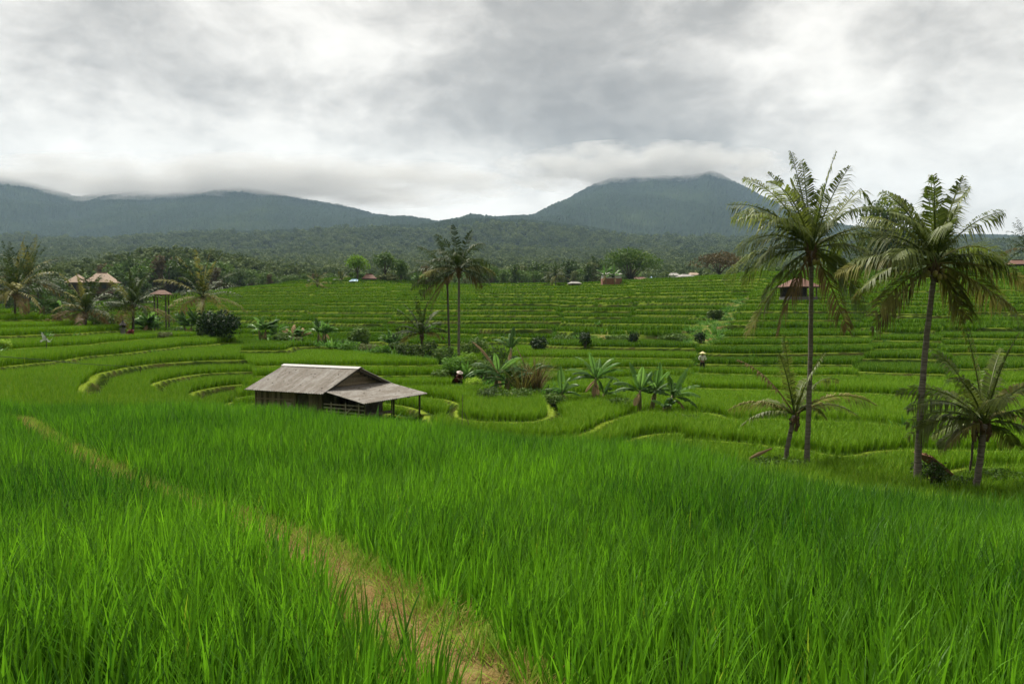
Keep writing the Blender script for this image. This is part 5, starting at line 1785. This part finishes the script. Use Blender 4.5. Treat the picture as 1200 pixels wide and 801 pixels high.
def farmer():
    b = at(823.5, 69)
    root = empty('person', b, 0.1)
    tag(root, 'standing farmer in pale shirt, dark trousers and yellowish hat among the rice rows', 'person')
    # body: pelvis, chest, neck, head, arms with hands near the hips, legs
    J = [(0, 0, 0.90, (0.14, 0.10)), (0, 0, 1.12, (0.13, 0.095)), (0, 0, 1.32, (0.165, 0.10)), (0, -0.01, 1.43, 0.055), (0, -0.02, 1.52, (0.075, 0.09)), (0, -0.02, 1.62, (0.07, 0.085)),
         (0.19, 0, 1.35, 0.055), (0.33, 0.04, 1.13, 0.042), (0.22, -0.08, 0.97, 0.032), (0.19, -0.12, 0.93, 0.036), (-0.19, 0, 1.35, 0.055), (-0.33, 0.04, 1.13, 0.042), (-0.22, -0.08, 0.97, 0.032), (-0.19, -0.12, 0.93, 0.036),
         (0.10, 0, 0.80, 0.085), (0.125, 0, 0.47, 0.055), (0.135, 0.01, 0.08, 0.04), (0.14, -0.12, 0.03, 0.035), (-0.10, 0, 0.80, 0.085), (-0.125, 0, 0.47, 0.055), (-0.135, 0.01, 0.08, 0.04), (-0.14, -0.12, 0.03, 0.035)]
    E = [(0, 1), (1, 2), (2, 3), (3, 4), (4, 5), (2, 6), (6, 7), (7, 8), (8, 9), (2, 10), (10, 11), (11, 12), (12, 13), (0, 14), (14, 15), (15, 16), (16, 17), (0, 18), (18, 19), (19, 20), (20, 21)]
    make_skin('body', J, E, 'skin', root)
    S = [(0, 0, 0.86, (0.165, 0.125)), (0, 0, 1.12, (0.155, 0.118)), (0, 0, 1.33, (0.185, 0.12)), (0, -0.01, 1.41, 0.075), (0.20, 0, 1.36, 0.072), (0.33, 0.04, 1.13, 0.06), (0.25, -0.05, 1.01, 0.048), (-0.20, 0, 1.36, 0.072), (-0.33, 0.04, 1.13, 0.06), (-0.25, -0.05, 1.01, 0.048)]
    make_skin('shirt', S, [(0, 1), (1, 2), (2, 3), (2, 4), (4, 5), (5, 6), (2, 7), (7, 8), (8, 9)], 'pale_cloth', root)
    T = [(0, 0, 0.90, (0.16, 0.12)), (0.10, 0, 0.79, 0.115), (0.127, 0, 0.47, 0.085), (0.138, 0.01, 0.10, 0.075), (-0.10, 0, 0.79, 0.115), (-0.127, 0, 0.47, 0.085), (-0.138, 0.01, 0.10, 0.075)]
    make_skin('trousers', T, [(0, 1), (1, 2), (2, 3), (0, 4), (4, 5), (5, 6)], 'dark_cloth', root)
    m = MB()
    m.lathe([(0.27, 1.585), (0.26, 1.60), (0.16, 1.66), (0.06, 1.74), (0.01, 1.765)], 16, (0, -0.02, 0))
    m.build('hat', 'straw_hat', root)
    # a face turned to the camera: nose and ears
    m = MB()
    m.add([(0.0, -0.125, 1.53), (0.016, -0.10, 1.52), (-0.016, -0.10, 1.52), (0, -0.10, 1.56)], [(0, 1, 3), (0, 3, 2), (0, 2, 1)])
    m.build('nose', 'skin', root)


farmer()


def croucher():
    b = at(536.5, 60)
    root = empty('person', b, 0.5)
    tag(root, 'crouching person in dark red clothes with pale round hat below the slim palms', 'person')
    J = [(0, 0.08, 0.24, (0.15, 0.12)), (0, -0.04, 0.46, (0.14, 0.11)), (0, -0.18, 0.62, (0.165, 0.10)), (0, -0.26, 0.70, 0.055), (0, -0.31, 0.77, (0.075, 0.09)), (0, -0.33, 0.84, (0.06, 0.075)),
         (0.18, -0.2, 0.60, 0.052), (0.22, -0.36, 0.42, 0.04), (0.10, -0.52, 0.33, 0.032), (-0.18, -0.2, 0.60, 0.052), (-0.22, -0.36, 0.42, 0.04), (-0.10, -0.52, 0.33, 0.032),
         (0.12, 0.0, 0.24, 0.085), (0.18, -0.34, 0.42, 0.06), (0.15, -0.12, 0.08, 0.045), (0.15, -0.26, 0.03, 0.038), (-0.12, 0.0, 0.24, 0.085), (-0.18, -0.34, 0.42, 0.06), (-0.15, -0.12, 0.08, 0.045), (-0.15, -0.26, 0.03, 0.038)]
    E = [(0, 1), (1, 2), (2, 3), (3, 4), (4, 5), (2, 6), (6, 7), (7, 8), (2, 9), (9, 10), (10, 11), (0, 12), (12, 13), (13, 14), (14, 15), (0, 16), (16, 17), (17, 18), (18, 19)]
    make_skin('body', J, E, 'skin', root)
    S = [(0, 0.08, 0.22, (0.175, 0.15)), (0, -0.04, 0.46, (0.165, 0.135)), (0, -0.18, 0.63, (0.185, 0.12)), (0, -0.25, 0.69, 0.075), (0.19, -0.2, 0.61, 0.07), (0.22, -0.36, 0.42, 0.057), (-0.19, -0.2, 0.61, 0.07), (-0.22, -0.36, 0.42, 0.057)]
    make_skin('shirt', S, [(0, 1), (1, 2), (2, 3), (2, 4), (4, 5), (2, 6), (6, 7)], 'red_cloth', root)
    T = [(0, 0.08, 0.24, (0.165, 0.14)), (0.12, 0.0, 0.25, 0.11), (0.18, -0.34, 0.42, 0.085), (0.15, -0.12, 0.10, 0.07), (-0.12, 0.0, 0.25, 0.11), (-0.18, -0.34, 0.42, 0.085), (-0.15, -0.12, 0.10, 0.07)]
    make_skin('trousers', T, [(0, 1), (1, 2), (2, 3), (0, 4), (4, 5), (5, 6)], 'red_cloth', root)
    m = MB()
    m.lathe([(0.25, -0.045), (0.245, -0.03), (0.15, 0.03), (0.05, 0.10), (0.01, 0.115)], 16, (0, 0, 0))
    h = m.build('hat', 'pale_hat', root)
    h.location = (0, -0.36, 0.86)
    h.rotation_euler = (0.45, 0, 0)


croucher()

# ------------------------------------------------------------------ odds and ends


def scarecrow():
    b = at(54, 60)
    root = empty('scarecrow', b)
    tag(root, 'thin dark stick with a torn white plastic rag scaring birds on the terrace', 'scarecrow')
    m = MB()
    m.tube([(0, 0, -0.2), (0.02, 0, 0.8), (-0.02, 0, 1.55)], [0.035, 0.03, 0.02], 6)
    m.build('stick', 'dark_wood', root)
    m = MB()
    m.tube([(0.28, 0.1, -0.2), (0.3, 0.1, 0.9)], [0.02, 0.015], 5)
    m.bar((-0.3, 0, 1.1), (0.5, 0.05, 1.15), 0.025, 0.025)
    m.build('side_stick', 'dark_wood', root)
    m = MB()
    random.seed(5)
    for (ax, az_, bx, bz, w) in ((-0.02, 1.25, -0.30, 1.75, 0.28), (-0.05, 1.3, -0.42, 1.15, 0.22), (0.0, 1.3, 0.35, 1.12, 0.16), (0.3, 1.1, 0.52, 1.4, 0.12)):
        a, c = Vector((ax, -0.03, az_)), Vector((bx, -0.1, bz))
        n = 6
        vs, fs = [], []
        for i in range(n + 1):
            t = i / n
            p = a.lerp(c, t) + Vector((0, math.sin(t * 9) * 0.05, math.sin(t * 7) * 0.03))
            up = Vector((0.3, 0.1, 1)).normalized() * w * (0.4 + 0.6 * math.sin(PI * (0.2 + 0.7 * t)))
            vs += [p - up / 2, p + up / 2 + Vector((0, math.sin(t * 11) * 0.04, 0))]
        fs = [(2 * i, 2 * i + 2, 2 * i + 3, 2 * i + 1) for i in range(n)]
        m.add(vs, fs)
    m.build('rag', 'white_plastic', root)


scarecrow()


def thatch():
    """the reddish slope of a low shelter leaning beside the palm"""
    b = at(1103, 31)
    root = empty('lean_to', b)
    tag(root, 'low lean-to with reddish brown thatch sloping down behind the leaning palm trunk', 'shelter')
    a, c = Vector((-0.62, 0, 1.25)), Vector((0.72, 0.2, 0.15))
    m = MB()
    random.seed(8)
    n = 16
    for k in range(170):
        y = random.uniform(-0.55, 0.55)
        t0 = random.uniform(0, 0.55)
        p = a.lerp(c, t0) + Vector((0, y, random.uniform(-0.05, 0.06)))
        q = a.lerp(c, min(1.05, t0 + random.uniform(0.35, 0.6))) + Vector((0, y + random.uniform(-.06, .06), random.uniform(-0.06, 0.05)))
        m.bar(p, q, 0.045, 0.02)
    m.box((a + c) / 2 - Vector((0, 0, 0.06)), ((c - a).length, 1.1, 0.05), m=(c - a).to_track_quat('X', 'Z').to_matrix())
    m.build('roof', 'thatch_red', root)
    for (x, y, z) in ((-0.5, -0.45, 1.05), (-0.5, 0.45, 1.1)):
        m = MB()
        m.tube([(x, y, -0.2), (x, y, z)], [0.05, 0.04], 6)
        m.build('post', 'dark_wood', root)


thatch()


def dead_frond():
    b = at(893, 33)
    m = MB()
    random.seed(9)
    m.tube([(-0.45, 0, 0.55), (-0.1, 0, 0.72), (0.5, 0.1, 0.95)], [0.05, 0.085, 0.03], 6)
    m.tube([(-0.45, 0, 0.55), (-0.3, 0.05, 0.3), (-0.2, 0.02, -0.1)], [0.04, 0.03, 0.03], 6)
    o = m.build('dead_branch', 'banana_dry')
    o.location = b
    tag(o, 'dry reddish palm sheath sticking up left of the young thin palm', 'branch')


dead_frond()


def wire():
    pts = [P(-70, 413, 34), P(0, 417.5, 38), P(45, 421, 41), P(90, 425.5, 45), P(130, 428, 49), P(165, 430, 54)]
    m = MB()
    m.tube(pts, [0.014] * len(pts), 5)
    tag(m.build('wire', 'wire_black'), 'thin black wire strung low over the left terraces', 'wire')
    for (p, lab) in ((pts[0], 'wooden stake holding the near end of the black wire'), (pts[-1], 'wooden stake holding the far end of the black wire')):
        m = MB()
        g = gz(p.x, p.y)
        m.tube([(0, 0, -0.2), (0, 0, p.z - g + 0.06)], [0.025, 0.02], 6)
        o = m.build('stake', 'dark_wood')
        o.location = (p.x, p.y, g)
        tag(o, lab, 'stake')


wire()
for (px, d, h, lean, lab) in ((541, 40, 1.9, 0.05, 'thin upright stick in the small paddy right of the hut'), (552, 39.5, 1.1, -0.35, 'short slanting stick in the small paddy right of the hut'), (541, 62, 1.0, 0.02, 'thin pole behind the crouching person')):
    m = MB()
    m.tube([(0, 0, -0.15), (lean * 0.4, 0, h * 0.5), (lean, 0, h)], [0.02, 0.017, 0.012], 5)
    o = m.build('stick', 'bark')
    o.location = at(px, d)
    tag(o, lab, 'stick', 'sticks standing in the paddies')

# ------------------------------------------------------------------ the far wood, too dense to count, and the air


def far_wood():
    col = bpy.data.collections.new('wood_source')
    for k in range(5):
        rr_ = random.Random(900 + k)
        m = MB()
        crown_mesh(m, tree_lobes(rr_, 1.0, rr_.uniform(0.8, 1.1), 0.25, 6, k % 2 == 0), 240, 0.14, 900 + k, 0.5)
        me = bpy.data.meshes.new(f'wood_{k:02d}')
        me.from_pydata(m.v, [], m.f)
        a = me.attributes.new('rnd', 'FLOAT', 'POINT')
        a.data.foreach_set('value', np.array(m.r, dtype=np.float32))
        me.materials.append(MATS['forest_leaf'])
        col.objects.link(bpy.data.objects.new(f'wood_{k:02d}', me))
    X, Y = [], []
    for d0, d1, sp in ((370, 700, 8.5), (700, 1300, 13), (1300, 2200, 20)):
        x, y = fan_points(d0, d1, sp, -60, 1260)
        X.append(x)
        Y.append(y)
    x, y = np.concatenate(X), np.concatenate(Y)
    px = 600 + F * x / y
    z = np.where(y < 440, np.maximum(hill_z(px, y), land(x, y)), hill_z(px, y))
    m = ~((px > 752) & (px < 815) & (y < 430))
    x, y, z = x[m], y[m], z[m]
    n = len(x)
    s = np.interp(y, [370, 700, 1300, 2200], [10, 13, 17, 24]) * RNG.uniform(0.55, 1.45, n)
    scatter('forest', 'dense dark wood covering the plain and foothills', col, np.stack([x, y, z - 0.15 * s], -1), s, RNG.integers(0, 5, n), np.clip(fbm(x / 90, y / 90, 95, 3) * 1.6 - 0.35 + RNG.normal(0, 0.15, n), 0, 1), 0.08)


far_wood()


def haze():
    m = MB()
    x, y0, y1, z0, z1 = 7500, -150, 6900, -15, 1100
    m.box((0, (y0 + y1) / 2, (z0 + z1) / 2), (2 * x, y1 - y0, z1 - z0))
    mt = bpy.data.materials.new('haze')
    mt.use_nodes = True
    T = NT(mt.node_tree)
    v = T.n('ShaderNodeVolumePrincipled')
    v.inputs['Color'].default_value = (0.50, 0.71, 0.97, 1)
    v.inputs['Density'].default_value = 5.5e-5
    v.inputs['Anisotropy'].default_value = 0.1
    o = T.n('ShaderNodeOutputMaterial')
    T.l(v.outputs[0], o.inputs['Volume'])
    MATS['haze'] = mt
    tag(m.build('haze', 'haze'), 'pale blue haze over the valley', kind='stuff')


haze()


def summit_clouds():
    mt = bpy.data.materials.new('cloud')
    mt.use_nodes = True
    T = NT(mt.node_tree)
    tc = T.n('ShaderNodeTexCoord')
    ln = T.n('ShaderNodeVectorMath', operation='LENGTH')
    T.l(tc.outputs['Object'], ln.inputs[0])
    mp = T.n('ShaderNodeMapping')
    mp.inputs['Scale'].default_value = (3.2, 2.0, 1.1)
    T.l(tc.outputs['Object'], mp.inputs[0])
    nz = T.noise(mp.outputs[0], 1.3, 3.0, 0.55)
    body = T.math('SUBTRACT', T.math('MULTIPLY_ADD', nz, 2.6, -0.42), ln.outputs['Value'])
    v = T.n('ShaderNodeVolumePrincipled')
    v.inputs['Color'].default_value = (0.97, 0.965, 0.95, 1)
    T.l(T.math('MULTIPLY', T.math('MAXIMUM', body, 0.0), 0.0095), v.inputs['Density'])
    o = T.n('ShaderNodeOutputMaterial')
    T.l(v.outputs[0], o.inputs['Volume'])
    MATS['cloud'] = mt
    for (px, py, d, rx, ry, rz, lab) in ((240, 217, 4650, 2000, 700, 145, 'long low cloud lying on the left mountain ridge'), (750, 199, 5100, 1000, 600, 150, 'grey cloud cap on the flat shoulder of the right mountain')):
        m = MB()
        n, k = 24, 12
        prof = [(max(0.001, math.sin(PI * i / k)), -math.cos(PI * i / k)) for i in range(k + 1)]
        vs = [(r * math.cos(2 * PI * j / n), r * math.sin(2 * PI * j / n), z) for r, z in prof for j in range(n)]
        fs = [(i * n + j, i * n + (j + 1) % n, (i + 1) * n + (j + 1) % n, (i + 1) * n + j) for i in range(k) for j in range(n)]
        fs += [tuple(range(n - 1, -1, -1)), tuple(k * n + j for j in range(n))]
        m.add(vs, fs)
        o = m.build('cloud', 'cloud', smooth=True)
        o.location = P(px, py, d)
        o.scale = (rx, ry, rz)
        tag(o, lab, kind='stuff')


summit_clouds()
